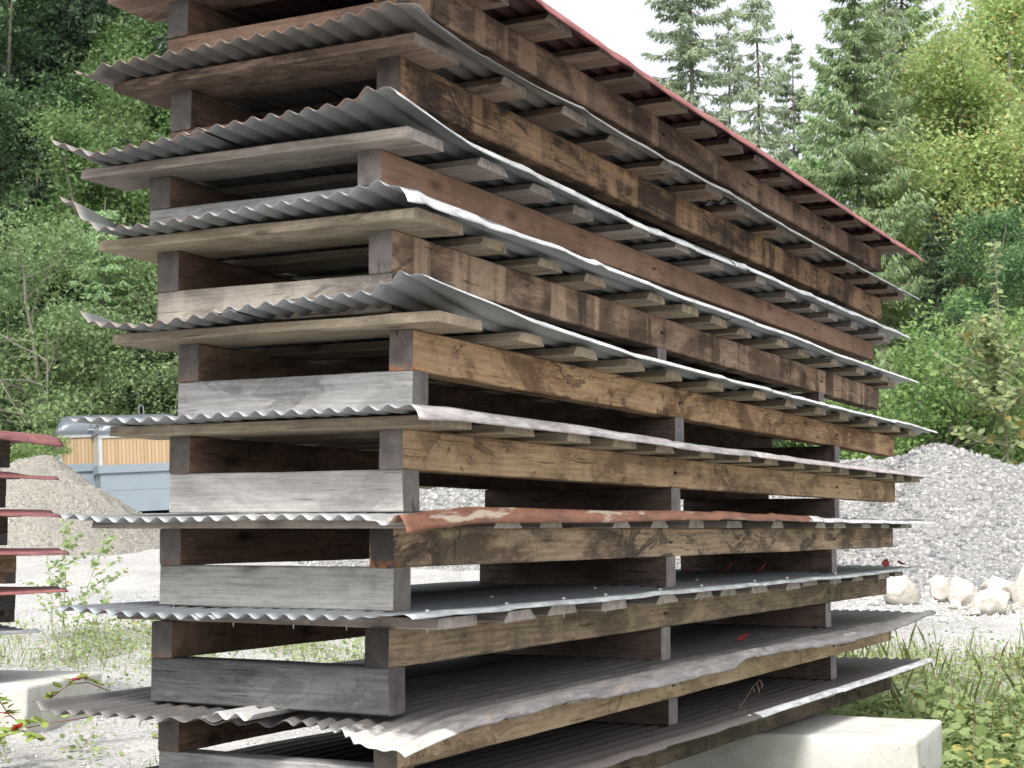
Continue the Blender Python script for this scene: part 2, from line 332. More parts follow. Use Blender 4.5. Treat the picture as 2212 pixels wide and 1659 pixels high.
# ------------------------------------------------------------------ ground
def build_ground():
    Ds = np.concatenate([np.linspace(-12, 6, 20), np.linspace(6.3, 24, 110), np.linspace(24.4, 60, 90), np.linspace(61, 150, 60)])
    Ls = np.concatenate([np.linspace(-110, -16, 36), np.linspace(-15.5, 15.5, 120), np.linspace(16, 110, 36)])
    D, L = np.meshgrid(Ds, Ls, indexing='ij')
    X = D * HF[0] + L * HR[0]; Y = D * HF[1] + L * HR[1]
    Z = gh(X, Y) + rng.normal(0, .006, X.shape) * (D < 30)
    n, m = X.shape; idx = np.arange(n * m).reshape(n, m)
    F = np.stack([idx[:-1, :-1], idx[:-1, 1:], idx[1:, 1:], idx[1:, :-1]], -1).reshape(-1, 4)[:, ::-1]
    s = NT('gravel_ground'); P = s.tex()
    cols = [(.235, .235, .235), (.39, .385, .378), (.135, .135, .14), (.46, .455, .445), (.30, .296, .288)]
    v = s.n('TexVoronoi', {'Vector': P, 'Scale': 26.}); v2 = s.n('TexVoronoi', {'Vector': P, 'Scale': 75.})
    c1 = s.ramp(s.n('SeparateColor', {0: v.outputs['Color']}).outputs[0], [(i / 4, c) for i, c in enumerate(cols)])
    c2 = s.ramp(s.n('SeparateColor', {0: v2.outputs['Color']}).outputs[1], [(i / 4, c) for i, c in enumerate(cols)])
    c = s.mix(s.ramp(s.noise(P, 3.5, 5, .6), [(.5, 0), (.6, 1)]), c2, c1)
    c = s.mix(s.math('MULTIPLY', s.ramp(s.noise(P, .5, 6, .65, .4), [(.4, 0), (.62, 1)]), .5), c, (.48, .465, .44))
    c = s.mix(s.math('MULTIPLY', s.ramp(s.noise(P, 1.8, 6, .7, .4), [(.5, 0), (.66, 1)]), .35), c, (.25, .23, .195))
    q = s.n('SeparateXYZ', {0: P})
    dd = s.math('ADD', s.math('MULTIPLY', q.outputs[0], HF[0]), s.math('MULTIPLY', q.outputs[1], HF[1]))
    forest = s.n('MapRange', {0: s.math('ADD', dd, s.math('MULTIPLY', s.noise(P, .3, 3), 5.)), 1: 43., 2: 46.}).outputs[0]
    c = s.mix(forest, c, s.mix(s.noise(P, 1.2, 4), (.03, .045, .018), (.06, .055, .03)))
    s.put(s.b, 'Base Color', c); s.put(s.b, 'Roughness', .92); s.put(s.b, 'Specular IOR Level', .15)
    s.bump(s.math('ADD', s.math('MULTIPLY', v.outputs['Distance'], -1), s.math('MULTIPLY', v2.outputs['Distance'], -.5)), .6, .02)
    o = mesh('ground', np.stack([X, Y, Z], -1).reshape(-1, 3), F, s.m, smooth=True)
    tag(o, kind='structure')
build_ground()

# ------------------------------------------------------------------ roof covers: frame, battens, corrugated sheets
def beam(name, L, h, wd, mat, parent, loc, rot=0., seed=0, ch=.005, taper=0., jit=.0016, bow=0.):
    """length along local x, width along y, height along z"""
    g = np.random.default_rng(seed)
    n = max(3, int(L / .16)); xs = np.linspace(0, L, n + 1)
    prof = np.array([(ch, 0), (wd - ch, 0), (wd, ch), (wd - taper, h - ch), (wd - taper - ch, h), (taper + ch, h), (taper, h - ch), (0, ch)], float)
    V = []
    lowf = np.cumsum(g.normal(0, .5, (n + 1, 8)), 0); lowf -= np.linspace(0, 1, n + 1)[:, None] * lowf[-1]
    for i, x in enumerate(xs):
        p = prof + g.normal(0, jit * .4, (8, 2)) + np.stack([lowf[i], lowf[i][::-1]], -1) * jit * .35
        b = bow * math.sin(math.pi * x / max(L, .01))
        xe = x + (g.normal(0, .0015, 8) if i in (0, n) else 0)
        V += [(float(np.atleast_1d(xe)[k % np.size(xe)]), p[k][0] + b, p[k][1]) for k in range(8)]
    F = [[i * 8 + k, (i + 1) * 8 + k, (i + 1) * 8 + (k + 1) % 8, i * 8 + (k + 1) % 8] for i in range(n) for k in range(8)]
    F.append(list(range(8))); F.append([n * 8 + k for k in range(8)][::-1])
    return mesh(name, V, F, mat, parent, loc=loc, rot=(0, 0, rot))

PITCHW = .076
def sheet(name, mat, parent, zt, x0, x1, y0, y1, near, front, lip, amp=.0095, lift=0., seed=0, xcut=None, farcurl=0., flat=0., ragged=.0, fl_drop=None):
    """corrugated sheet, flutes along x. near: [(y, z)] shape of the near edge; front: [(x, z)] lower edge of the front lip; lip: [(x, height)]"""
    g = np.random.default_rng(seed)
    ys = np.arange(max(y0, -.18), y1 + .001, PITCHW / 10)
    isfront = y0 < -.1
    nx = max(24, int((x1 - x0) / .055)); u = np.linspace(0, 1, nx + 1)
    NY, NZ = np.array(sorted(near)).T if near else (np.array([0, 1.]), np.array([.052, .052]))
    FX, FZ = np.array(sorted(front)).T; LX, LH = np.array(sorted(lip)).T
    lips = np.array([]) if not isfront else np.array([-.188, -.198, -.206, -.211, -.213])
    lipf = np.array([]) if not isfront else np.array([.12, .3, .55, .8, 1.])
    cols = np.concatenate([lips[::-1], ys]); V = np.zeros((nx + 1, len(cols), 3))
    ph = g.uniform(0, 6.28, 12)
    kx = np.sort(g.uniform(x0, x1, 26)); kd = g.normal(0, .0016, 26) * (1 + 2.2 * (g.random(26) < .18))
    rag = np.cumsum(g.normal(0, 1, len(cols))); rag = (rag - np.linspace(rag[0], rag[-1], len(cols))) * ragged
    for j, y in enumerate(cols):
        xs0 = x0 + rag[j]
        if xcut: xs0 = xs0 + float(np.interp(y, *np.array(sorted(xcut)).T))
        x = xs0 + (x1 - xs0) * u
        base = .0455 + .0025 * np.sin(x * 2.1 + ph[0]) + .002 * np.sin(x * 5.3 + ph[1] + y * 2)
        wave = amp * np.cos(2 * math.pi * (y + .02) / PITCHW) * (1 - flat * sstep(.15, -.1, y))
        zn = float(np.interp(y, NY, NZ)) - .0465
        z = base + wave + zn * np.exp(-((x + .25) / .36).clip(0, 9) ** 1.5)
        z = z + farcurl * sstep(x1 - .5, x1, x) * (.5 + .5 * math.sin(y * 5 + ph[2]))
        lf = np.interp(x, FX, FZ) + np.interp(x, kx, kd); lh = np.interp(x, LX, LH) * .95
        if isfront:
            k = sstep(-.10, -.185, y); z = z * (1 - k) + (lf + lh) * k
            if j < len(lips):
                fcur = lipf[::-1][j]; z = lf + lh * (1 - fcur)
        yy = y + .0 * x
        if isfront and j < len(lips): yy = y - .003 * np.sin(x * 1.3 + ph[5]) + 1.2 * np.interp(x, kx, np.roll(kd, 5))
        V[:, j, 0] = x; V[:, j, 1] = yy; V[:, j, 2] = z + zt + lift
    n, m = nx + 1, len(cols); idx = np.arange(n * m).reshape(n, m)
    F = np.stack([idx[:-1, :-1], idx[1:, :-1], idx[1:, 1:], idx[:-1, 1:]], -1).reshape(-1, 4)
    o = mesh(name, V.reshape(-1, 3), F, mat, parent, smooth=True)
    md = o.modifiers.new('thickness', 'SOLIDIFY'); md.thickness = .0014; md.offset = -1
    return o

NOM = [(-.2, .0555), (1.3, .0555)]
LV = {
1: dict(x=4.55, y=2.81, a=0, zt=3.575, t=0, h=.14, beam='dark', cross='inner', bat='bat', sh='red', shb='red',
   front=[(-.3, .02), (.63, .009), (1.22, -.02), (2.04, -.025), (3.4, -.018), (4.94, -.03), (6.9, -.03)], lip=[(-.3, .055), (7, .055)], xe=7.0,
   br=[.17, .63, 1.08, 1.52, 1.93, 2.39, 2.88, 3.3, 3.69, 4.15, 4.67, 5.12, 5.56, 6.1, 6.62],
   label='topmost roof cover of the big stack, with red corrugated sheets'),
2: dict(x=4.5825, y=2.8137, a=.0013, zt=3.239, t=.00077, h=.152, beam='dark2', cross='inner', bat='bat', sh='zinc2', shb='zinc2',
   near=[(1.25, .05), (1.217, .038), (1.194, .012), (1.146, .051), (.436, .059), (.148, .062), (-.145, .091)],
   front=[(-.3, .06), (.13, .018), (.62, .014), (1.14, .031), (1.44, .017), (2.17, .002), (2.74, .01), (3.88, -.006), (5.49, -.002), (6.8, .01)],
   lip=[(-.3, .02), (.4, .012), (1.3, .03), (3, .035), (7, .03)], xe=6.9, br=[.2, .7, 1.2, 1.68, 2.23, 2.8, 3.33, 3.95, 4.61, 5.32, 5.85, 6.35, 6.75],
   label='roof cover second from the top, streaked dark brown beams under dull rusty-edged sheet'),
3: dict(x=4.5113, y=2.8446, a=.0039, zt=2.897, t=.0035, h=.12, beam='red', cross='grey', bat='bat2', sh='zinc', shb='zinc',
   near=[(1.3, .14), (1.211, .098), (1.062, .047), (.849, .058), (.347, .084), (.065, .088), (-.035, .1), (-.1, .13), (-.2, .12)],
   front=[(-.3, .1), (.0, .065), (.26, .03), (1.85, .0), (3.23, .022), (4.52, .028), (5.92, .04), (6.79, .04)],
   lip=[(-.3, .03), (.1, .025), (.4, .035), (1, .04), (7, .035)], xe=6.85, br=[.14, .61, 1.07, 1.53, 1.99, 2.49, 3.04, 3.64, 4.28, 4.8, 5.3, 5.8, 6.3, 6.68],
   label='third roof cover down, even reddish beams, sheet flared up at its corner'),
4: dict(x=4.5172, y=2.8017, a=.0057, zt=2.617, t=-.003, h=.149, beam='drip', cross='cream', bat='batg', sh='zincw', shb='zinc',
   near=[(1.3, .2), (1.192, .148), (1.136, .08), (1.07, .047), (.89, .041), (.584, .052), (.294, .061), (.018, .07), (-.068, .09), (-.2, .09)],
   front=[(-.43, .0), (-.25, .02), (-.04, .028), (.48, .04), (.7, .035), (1.47, .038), (2.21, .03), (3.24, .04), (4.06, .045), (4.88, .033), (5.72, .04), (6.95, .05)],
   lip=[(-.4, .055), (.2, .045), (.6, .03), (3, .03), (7, .025)], xe=6.95, br=[.2, .61, 1.1, 1.54, 2.1, 2.53, 2.99, 3.44, 3.95, 4.51, 5.04, 5.63, 6.2, 6.68],
   label='fourth roof cover down, sheet edge folded white, torn tip curling up at its end'),
5: dict(x=4.5788, y=2.754, a=.0001, zt=2.279, t=-.0037, h=.14, beam='tan', cross='grey', bat='batg', sh='zincw', shb='zinc',
   near=[(1.3, .13), (1.23, .092), (1.218, .066), (.981, .042), (.674, .062), (.381, .078), (.013, .085), (-.097, .138), (-.2, .14)],
   front=[(-.3, .12), (0, .095), (.48, .062), (1.42, .03), (2.02, .03), (3.02, .035), (4.31, .03), (5.82, .04), (7.21, .045)],
   lip=[(-.3, .015), (.3, .02), (.6, .028), (2, .025), (7, .022)], xe=7.1, br=[.17, .67, 1.17, 1.65, 2.14, 2.71, 3.27, 3.89, 4.43, 4.96, 5.51, 6.15, 6.68],
   label='fifth roof cover down, tan beam with jagged dark stains above a grey cross beam'),
6: dict(x=4.577, y=2.7899, a=-.0056, zt=1.941, t=-.0015, h=.139, beam='tan2', cross='lgrey', bat='batg', sh='zincm', shb='zincw', sh2='mauve',
   near=[(1.3, .055), (1.131, .05), (.977, .04), (.531, .046), (.153, .047), (-.127, .05), (-.2, .04)],
   front=[(-.29, .0), (.1, .012), (.47, .014), (.89, .018), (1.63, .016), (2.07, .012), (2.56, .014), (3.03, .018), (4.21, .022), (5.3, .022), (7.37, .03)],
   lip=[(-.3, .055), (.3, .045), (2.5, .036), (7, .028)], xe=7.15, br=[.17, .65, 1.12, 1.6, 2.08, 2.56, 3.04, 3.5, 4.0, 4.5, 4.98, 5.45, 5.95, 6.4, 6.7],
   label='sixth roof cover down, bleached pale cross beam on rusty-lipped sheet below'),
7: dict(x=4.5675, y=2.8177, a=-.0069, zt=1.604, t=.0008, h=.132, beam='tan3', cross='midg', bat='bat2', sh='rusty', shb='zincw', sh2='zincw',
   near=[(1.32, .05), (1.232, .045), (1.058, .03), (.787, .03), (.299, .035), (-.064, .03), (-.103, 0), (-.2, .02)],
   front=[(-.28, -.02), (.16, .008), (.74, .012), (1.7, .025), (2.64, .034), (3.3, .03), (4.29, .028), (5.64, .025), (7.14, .022)],
   lip=[(-.3, .065), (.2, .06), (1.5, .05), (2.6, .042), (4.25, .035), (4.4, .026), (7, .024)], xe=7.0, split=4.2, br=[.15, .6, 1.05, 1.6, 2.05, 2.62, 3.15, 3.75, 4.4, 4.9, 5.4, 5.9, 6.4, 6.7],
   label='seventh roof cover down, the one edged with an orange rusty strip'),
8: dict(x=4.5383, y=2.8177, a=-.0002, zt=1.27, t=.0015, h=.131, beam='olive', cross='dgrey', bat='bat2', sh='zincd', shb='zincd',
   near=[(1.3, .05), (1.241, .045), (.96, .033), (.655, .03), (.273, .035), (.002, .04), (-.12, .05)],
   front=[(-.37, .04), (.19, .04), (1.46, .035), (3.2, .036), (5.39, .036), (6.93, .04)],
   lip=[(-.3, .018), (7, .016)], xe=6.95, flat=.75, br=[.3, .75, 1.2, 1.61, 2.21, 2.74, 3.12, 3.5, 4.04, 4.56, 4.98, 5.48, 6.0, 6.6],
   label='eighth roof cover down, flat grey sheet with screws and red leaves on its far end'),
9: dict(x=4.5454, y=2.7826, a=.0017, zt=.927, t=.003, h=.119, beam='pale', cross='grey', bat='bat2', sh='brown', shb='brown',
   near=[(1.36, .06), (1.333, .062), (1.28, .03), (1.138, .04), (.869, .037), (.689, .034), (.571, .01), (.494, -.02), (.382, -.015), (.127, .003), (-.014, -.009), (-.143, -.021), (-.2, -.02)],
   front=[(-.34, -.03), (-.1, -.005), (.11, .012), (.58, .012), (.8, .02), (.99, .03), (1.2, .0), (1.9, -.004), (2.7, -.01), (2.9, .03), (3.43, .025), (4.3, .0), (4.65, -.008), (5.71, -.005), (6.4, .02), (6.93, .045)],
   lip=[(-.3, .02), (.6, .035), (2.5, .04), (4, .035), (7, .03)], xe=7.05, flat=.8, br=[None, .72, 1.2, 1.68, 2.16, 2.64, 3.12, 3.6, 4.08, 4.56, 5.04, 5.5, 6.0, 6.5],
   xcut=[(1.3, -.02), (.75, -.02), (.65, .05), (.55, .14), (.42, .22), (.3, .2), (.12, .1), (.0, .0), (-.2, -.06)],
   label='ninth roof cover down, brown sheets crumpled along the front and torn at the corner'),
10: dict(x=4.55, y=2.80, a=0, zt=.648, t=-.005, h=.125, beam='black', cross=None, bat='bat', sh='brown2', shb='brown2', sh2='brown3',
   front=[(-.3, .02), (1.66, .02), (2.92, .022), (4.33, .03), (5.89, .035), (7.05, .05)], lip=[(-.3, .02), (7, .024)], xe=7.0,
   br=[.17, .65, 1.13, 1.7, 2.2, 2.7, 3.2, 3.7, 4.2, 4.7, 5.2, 5.7, 6.2, 6.65],
   label='lowest roof cover of the big stack, blackened beam resting on concrete blocks'),
}
LB, WB, BW = 6.6, 1.008, .095
def ztop(l, X): return LV[l]['zt'] + LV[l]['t'] * (X - LV[l]['x'])
def roof_cover(l, d):
    base = d['zt'] - d['h'] - .14
    e = empty('roof_cover', (d['x'], d['y'], base), (0, -d['t'], d['a']))
    tag(e, d['label'], 'roof cover', 'roof covers in the big stack')
    zt = d['h'] + .14; h = d['h']; g = np.random.default_rng(100 + l)
    beam('long_beam', LB, h, BW, W[d['beam']], e, (0, 0, .14), seed=l * 10, bow=g.uniform(-.006, .006))
    beam('long_beam', LB + g.uniform(-.05, .05), h, BW, W['inner'], e, (0, WB - BW, .14), seed=l * 10 + 1)
    if d['cross']:
        for i, (cx, cw) in enumerate(((.002, .108), (2.41, .115), (5.1, .115))):
            X = d['x'] + cx + cw / 2
            ch = (ztop(l, X) - h) - (ztop(l + 1, X) + .0555)
            ch = max(.07, min(.2, ch))
            rc = .14 if (l <= 3 and i) else .002
            b = beam('cross_beam', WB - .002 - rc, ch, cw, W[d['cross'] if i == 0 else 'inner2'], e, (cx + cw, rc, .14 - ch), R(90), seed=l * 10 + 3 + i)
            if i == 0 and d['cross'] == 'dgrey': b['label'] = 'dark grey cross beam with round knots'
    for bx in (2.47, 5.16) if l != 10 else ():
        q = MB(); q.box((-.016, -.004, -.003), (.016, .004, .003)); q.box((-.016, -.004, -.007), (-.011, .004, .007)); q.build('bolt', M['iron'], e, loc=(bx, -.001, .14 + h * .5))
    # battens
    for i, r in enumerate(d['br']):
        if r is None: continue
        wd = float(g.uniform(.19, .25) + (.05 if l == 8 else 0)) if i else {2: .31, 3: .25, 4: .33, 5: .3}.get(l, .27)
        y0 = -.14 + g.uniform(-.04, .035); y1 = 1.2 + g.uniform(-.03, .05)
        beam('batten', y1 - y0, .036, wd, W[d['bat']], e, (r, y0, zt + .0005), R(90), seed=l * 100 + i, ch=.003, taper=float(g.uniform(.012, .04)) if i else .006, jit=.002)
    sp = d.get('split', 3.2); near = d.get('near') or NOM
    kw = dict(flat=d.get('flat', 0))
    m1, mb = M[d['sh']], M[d['shb']]; m2 = M[d.get('sh2', d['sh'])]
    zw = 1.36 if l == 9 else 1.26
    # rear row then front row, far then near
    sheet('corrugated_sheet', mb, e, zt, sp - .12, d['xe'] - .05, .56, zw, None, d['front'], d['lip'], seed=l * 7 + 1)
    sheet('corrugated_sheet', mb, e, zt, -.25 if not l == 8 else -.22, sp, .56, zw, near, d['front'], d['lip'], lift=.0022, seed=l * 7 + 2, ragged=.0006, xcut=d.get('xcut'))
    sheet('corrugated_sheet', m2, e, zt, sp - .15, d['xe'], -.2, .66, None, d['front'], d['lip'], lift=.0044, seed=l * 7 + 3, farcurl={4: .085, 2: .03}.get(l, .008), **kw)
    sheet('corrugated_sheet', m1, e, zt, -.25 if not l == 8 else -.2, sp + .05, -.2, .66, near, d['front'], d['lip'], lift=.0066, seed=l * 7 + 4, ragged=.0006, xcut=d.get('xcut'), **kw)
    if l == 8:
        b = MB()
        for (sx, sy) in [(.05, y) for y in (.95, .68, .42, .2, -.12)] + [(x, -.12) for x in (.62, 1.1, 1.5, 2.1, 2.62, 3.4, 3.95, 4.9)] + [(x, .2) for x in (1.1, 2.1, 3.4)]:
            q = MB(); q.tube([(0, 0, -.065), (0, 0, -.05), (0, 0, .012)], [.0008, .0028, .0028], 6); q.tube([(0, 0, .008), (0, 0, .014)], .008, 6)
            q.build('screw', M['screw'], e, loc=(sx, sy, zt + .05))
    return e
covers = {l: roof_cover(l, d) for l, d in LV.items()}

# ------------------------------------------------------------------ the neighbouring stack, at the left
def small_cover(x_far, y, zt, mat, seed, label, wood1, wood2):
    L = 5.2; base = zt - .27
    e = empty('roof_cover', (x_far - L, y, base)); tag(e, label, 'roof cover', 'roof covers in the left stack')
    z0 = .27; h = .13
    beam('long_beam', L, h, BW, W[wood1], e, (0, 0, .14), seed=seed); beam('long_beam', L, h, BW, W['inner'], e, (0, WB - BW, .14), seed=seed + 1)
    for cx in (.11, 2.6, L):
        beam('cross_beam', WB, .089, .11, W[wood2], e, (cx, 0, .14 - .089), R(90), seed=seed + 2)
    for i in range(11):
        beam('batten', 1.33, .03, .2, W['bat'], e, (.2 + i * .5, -.15, z0 + .0005), R(90), seed=seed + 5 + i, ch=.003, taper=.02)
    fr = [(-.2, .02), (L + .3, .02 if seed % 2 else 0.)]
    lp = .075 if seed == 900 else .03
    if seed == 900: fr = [(-.2, .0), (L - 1, .0), (L + .36, -.05)]
    sheet('corrugated_sheet', M[mat], e, z0, -.2, L + .36, -.2, .62, None, fr, [(0, lp), (9, lp)], lift=.003, seed=seed, farcurl=-.05)
    sheet('corrugated_sheet', M[mat], e, z0, -.2, L + .33, .55, 1.25, None, fr, [(0, .035), (9, .035)], seed=seed + 1)
lsx, lsy = 9.19, 9.20
for i, (py, mt, lab, w1, w2, dx) in enumerate((
    (935, 'redp', 'faded pinkish red roof cover on top of the left stack', 'black', 'black', 0),
    (1021, 'redp', 'second red roof cover from the top of the left stack', 'black', 'black', -.03),
    (1101, 'redp', 'third red roof cover from the top of the left stack', 'black', 'dgrey', .0),
    (1183, 'redp', 'fourth red roof cover from the top of the left stack, tan beam under it', 'pale', 'pale', .1),
    (1265, 'red', 'lowest red sheeted roof cover of the left stack', 'dgrey', 'black', .1),
    (1347, 'zincd', 'grey sheeted roof cover at the bottom of the left stack', 'black', 'black', -.2))):
    z = EYE + (1140 - py) * 12.45 / 3417
    small_cover(lsx + dx, lsy, z - .045, mt, 900 + i * 20, lab, w1, w2)

# ------------------------------------------------------------------ concrete blocks
def block(label, c, size, rot, z, seed):
    bx, by, bz = size; g = np.random.default_rng(seed)
    import bmesh
    bm = bmesh.new(); bmesh.ops.create_cube(bm, size=1)
    for v in bm.verts: v.co = Vector((v.co.x * bx, v.co.y * by, v.co.z * bz))
    bmesh.ops.bevel(bm, geom=list(bm.edges), offset=.028, segments=3, profile=.6, affect='EDGES')
    bmesh.ops.subdivide_edges(bm, edges=[e for e in bm.edges if e.calc_length() > .12], cuts=7, use_grid_fill=True)
    from mathutils import noise as N
    for v in bm.verts:
        nv = N.noise(v.co * 5 + Vector((seed, 0, 0))) * .010 + N.noise(v.co * 22 + Vector((seed, 0, 0))) * .005
        v.co += v.co.normalized() * nv
    me = bpy.data.meshes.new('concrete_block'); bm.to_mesh(me); bm.free(); me.materials.append(M['concrete'])
    me.polygons.foreach_set('use_smooth', [True] * len(me.polygons))
    o = bpy.data.objects.new('concrete_block', me); COL.objects.link(o); o.location = (c[0], c[1], z + bz / 2); o.rotation_euler = (0, 0, rot)
    tag(o, label, 'concrete block'); return o
s_ = NT('cast_concrete'); P_ = s_.tex()
n1 = s_.noise(P_, 3., 7, .68, .3); n2 = s_.noise(P_, 40., 4, .6); pz = s_.n('TexVoronoi', {'Vector': P_, 'Scale': 34.}).outputs['Distance']
pz2 = s_.n('TexVoronoi', {'Vector': P_, 'Scale': 13.}).outputs['Distance']; hol = s_.math('MAXIMUM', s_.ramp(pz, [(.05, 1), (.13, 0)]), s_.ramp(pz2, [(.045, 1), (.075, 0)]))
c_ = s_.ramp(n1, [(.3, (.38, .37, .33)), (.5, (.47, .465, .44)), (.7, (.54, .535, .51))])
st_ = s_.noise(s_.vm('MULTIPLY', P_, (5, 5, .8)), 1.7, 5, .65)
c_ = s_.mix(s_.math('MULTIPLY', s_.ramp(st_, [(.5, 0), (.68, 1)]), .4), c_, (.40, .40, .31))
qz_ = s_.n('SeparateXYZ', {0: P_}).outputs[2]
soil = s_.n('MapRange', {0: s_.math('ADD', qz_, s_.math('MULTIPLY', s_.noise(P_, 6., 5, .7), .3)), 1: .12, 2: -.05, 3: 0., 4: .8}).outputs[0]
c_ = s_.mix(soil, c_, (.24, .21, .15)); c_ = s_.mix(s_.math('MULTIPLY', s_.ramp(s_.noise(P_, 1.3, 6, .7, .8), [(.52, 0), (.6, 1)]), .35), c_, (.30, .31, .24))
c_ = s_.mix(s_.math('MULTIPLY', hol, .6), c_, (.2, .19, .17))
s_.put(s_.b, 'Base Color', c_); s_.put(s_.b, 'Roughness', .9); s_.bump(s_.math('SUBTRACT', s_.math('ADD', n1, s_.math('MULTIPLY', n2, .4)), s_.math('MULTIPLY', hol, .6)), .5, .008)
M['concrete'] = s_.m
block('weathered pale concrete block under the far part of the big stack, beside the weeds', (9.12, 3.02), (1.02, 1.85, .62), R(5), -.152, 1)
block('concrete block under the near end of the big stack', (5.0, 3.3), (.62, 1.5, .6), R(2), -.13, 2)
block('pale concrete block at the left edge, trailed over by creepers', (9.35, 9.62), (1.25, 1.5, .6), R(16), -.165, 3)
block('concrete block under the near half of the left stack', (5.6, 9.75), (1.2, 1.5, .6), R(4), -.165, 4)

# ------------------------------------------------------------------ heaps of gravel and sand
def heap(name, label, cat, peaks, rx, mat, n=150, stones=0, smat=None, ssize=(.02, .05), seed=0, rough=.05, box=None, clip=None):
    """peaks: (x, y, height above ground, radius). slope falls off like loose material"""
    g = np.random.default_rng(seed)
    x0, x1, y0, y1 = box
    xs = np.linspace(x0, x1, n); ys = np.linspace(y0, y1, n); X, Y = np.meshgrid(xs, ys, indexing='ij')
    from mathutils import noise as N
    def hfun(X, Y):
        H = np.full(X.shape, -9.)
        for (a, b, h, r) in peaks:
            d = np.sqrt((X - a) ** 2 + (Y - b) ** 2)
            H = np.maximum(H, h - (np.sqrt(d * d + (.14 * r) ** 2) - .14 * r) * h / r)
        return H
    H = hfun(X, Y)
    nz = np.array([[N.fractal(Vector((a * 1.1, b * 1.1, seed)), 1., 2.2, 5) for b in ys] for a in xs])
    H2 = H + nz * rough * np.clip((H + .3) * 2, 0, 1)
    Z = gh(X, Y) + np.clip(H2, -.3, 99)
    idx = np.arange(n * n).reshape(n, n); F = np.stack([idx[:-1, :-1], idx[1:, :-1], idx[1:, 1:], idx[:-1, 1:]], -1).reshape(-1, 4)
    keep = (H.reshape(-1)[F] > -.28).any(1); F = F[keep]
    V = np.stack([X, Y, Z], -1).reshape(-1, 3)
    o = mesh(name, V, F, mat, smooth=True); tag(o, label, cat)
    if stones:
        ok = []; 
        while len(ok) < stones:
            a = g.uniform(x0, x1, stones); b = g.uniform(y0, y1, stones)
            i = ((a - x0) / (x1 - x0) * (n - 1)).astype(int); j = ((b - y0) / (y1 - y0) * (n - 1)).astype(int)
            s = H[i, j] > -.12 if clip is None else (H[i, j] > -.12) & clip(a, b)
            ok += [(a[k], b[k], Z[i[k], j[k]]) for k in np.nonzero(s)[0]]
        C = np.array(ok[:stones]); stones_mesh('loose_stones', C, g.uniform(*ssize, stones) * g.uniform(.7, 1.3, stones), smat, o, g)
    return o
OCT = np.array([(1, 0, 0), (-1, 0, 0), (0, 1, 0), (0, -1, 0), (0, 0, 1), (0, 0, -1), (.6, .6, .5), (-.6, .6, .5), (-.6, -.6, .5), (.6, -.6, .5)], float)
OCTF = np.array([(4, 0, 6), (4, 6, 2), (4, 2, 7), (4, 7, 1), (4, 1, 8), (4, 8, 3), (4, 3, 9), (4, 9, 0), (5, 2, 0), (5, 1, 2), (5, 3, 1), (5, 0, 3), (0, 2, 6), (2, 1, 7), (1, 3, 8), (3, 0, 9)])
def stones_mesh(name, C, S, mat, parent, g, kind='stuff'):
    n = len(C); V = np.repeat(OCT[None], n, 0) * g.uniform(.75, 1.2, (n, 10, 1))
    V *= g.uniform(.6, 1.25, (n, 1, 3)); a = g.uniform(0, 6.28, n); b = g.uniform(-.6, .6, n)
    ca, sa, cb, sb = np.cos(a)[:, None], np.sin(a)[:, None], np.cos(b)[:, None], np.sin(b)[:, None]
    x, y, z = V[..., 0].copy(), V[..., 1].copy(), V[..., 2].copy()
    y, z = y * cb - z * sb, y * sb + z * cb; x, y = x * ca - y * sa, x * sa + y * ca
    V = np.stack([x, y, z], -1) * S[:, None, None] + C[:, None, :]
    F = (OCTF[None] + (np.arange(n) * 10)[:, None, None]).reshape(-1, 3)
    o = mesh(name, V.reshape(-1, 3), F, mat, parent); o['kind'] = kind
    return o
def stonemat(name, cols):
    s = NT(name); g = s.n('NewGeometry').outputs['Random Per Island']; n = s.noise(s.tex(), 30., 3)
    c = s.ramp(g, [(i / (len(cols) - 1), c) for i, c in enumerate(cols)])
    s.put(s.b, 'Base Color', s.mix(s.math('MULTIPLY', n, .4), c, tuple(sum(k[i] for k in cols) / len(cols) for i in range(3)))); s.put(s.b, 'Roughness', .85); return s.m
GC = [(.20, .198, .195), (.075, .08, .09), (.31, .305, .295), (.12, .125, .13), (.42, .41, .395), (.17, .165, .158), (.26, .255, .25)]
gmat = gravelmat('grey_gravel', GC, 16., (.22, .21, .195), .4)
gstone = stonemat('gravel_stones', GC)
smat_ = gravelmat('sandy_gravel', [(.205, .195, .17), (.275, .26, .23), (.145, .138, .12), (.34, .32, .285)], 22., (.17, .16, .138), .5)
sstone = stonemat('sandy_stones', [(.19, .178, .155), (.31, .295, .265), (.12, .114, .10), (.41, .395, .36)])
pk = []
for px, py, D, r in ((2050, 962, 25.5, 3.6), (2110, 985, 25.2, 3.4), (2190, 1008, 25.2, 3.4), (2290, 1000, 26, 3.6), (1960, 985, 25.8, 3.5), (1880, 990, 26, 3.4), (1800, 1000, 26, 3.4), (1700, 1012, 26.3, 3.2), (1590, 1015, 26.5, 3.2),
                     (1470, 1022, 26.8, 3.1), (1350, 1030, 27, 3.), (1230, 1036, 27.2, 2.9), (1110, 1040, 27.4, 2.8), (1000, 1046, 27.6, 2.7), (900, 1058, 27.8, 2.5), (2400, 990, 27, 3.8)):
    p = at(px, D, py); pk.append((p.x, p.y, p.z - gz(p.x, p.y), r))
xs_ = [p[0] for p in pk]; ys_ = [p[1] for p in pk]
heap('gravel_heap', 'long heap of loose grey gravel behind the right end of the big stack', 'gravel heap', pk, 0, gmat, n=200, stones=26000, smat=gstone, ssize=(.022, .055), seed=3, rough=.10,
     box=(min(xs_) - 4.2, max(xs_) + 4.2, min(ys_) - 4.2, max(ys_) + 4.2), clip=lambda a, b: (a * HF[0] + b * HF[1]) < 27.6)
pk = []
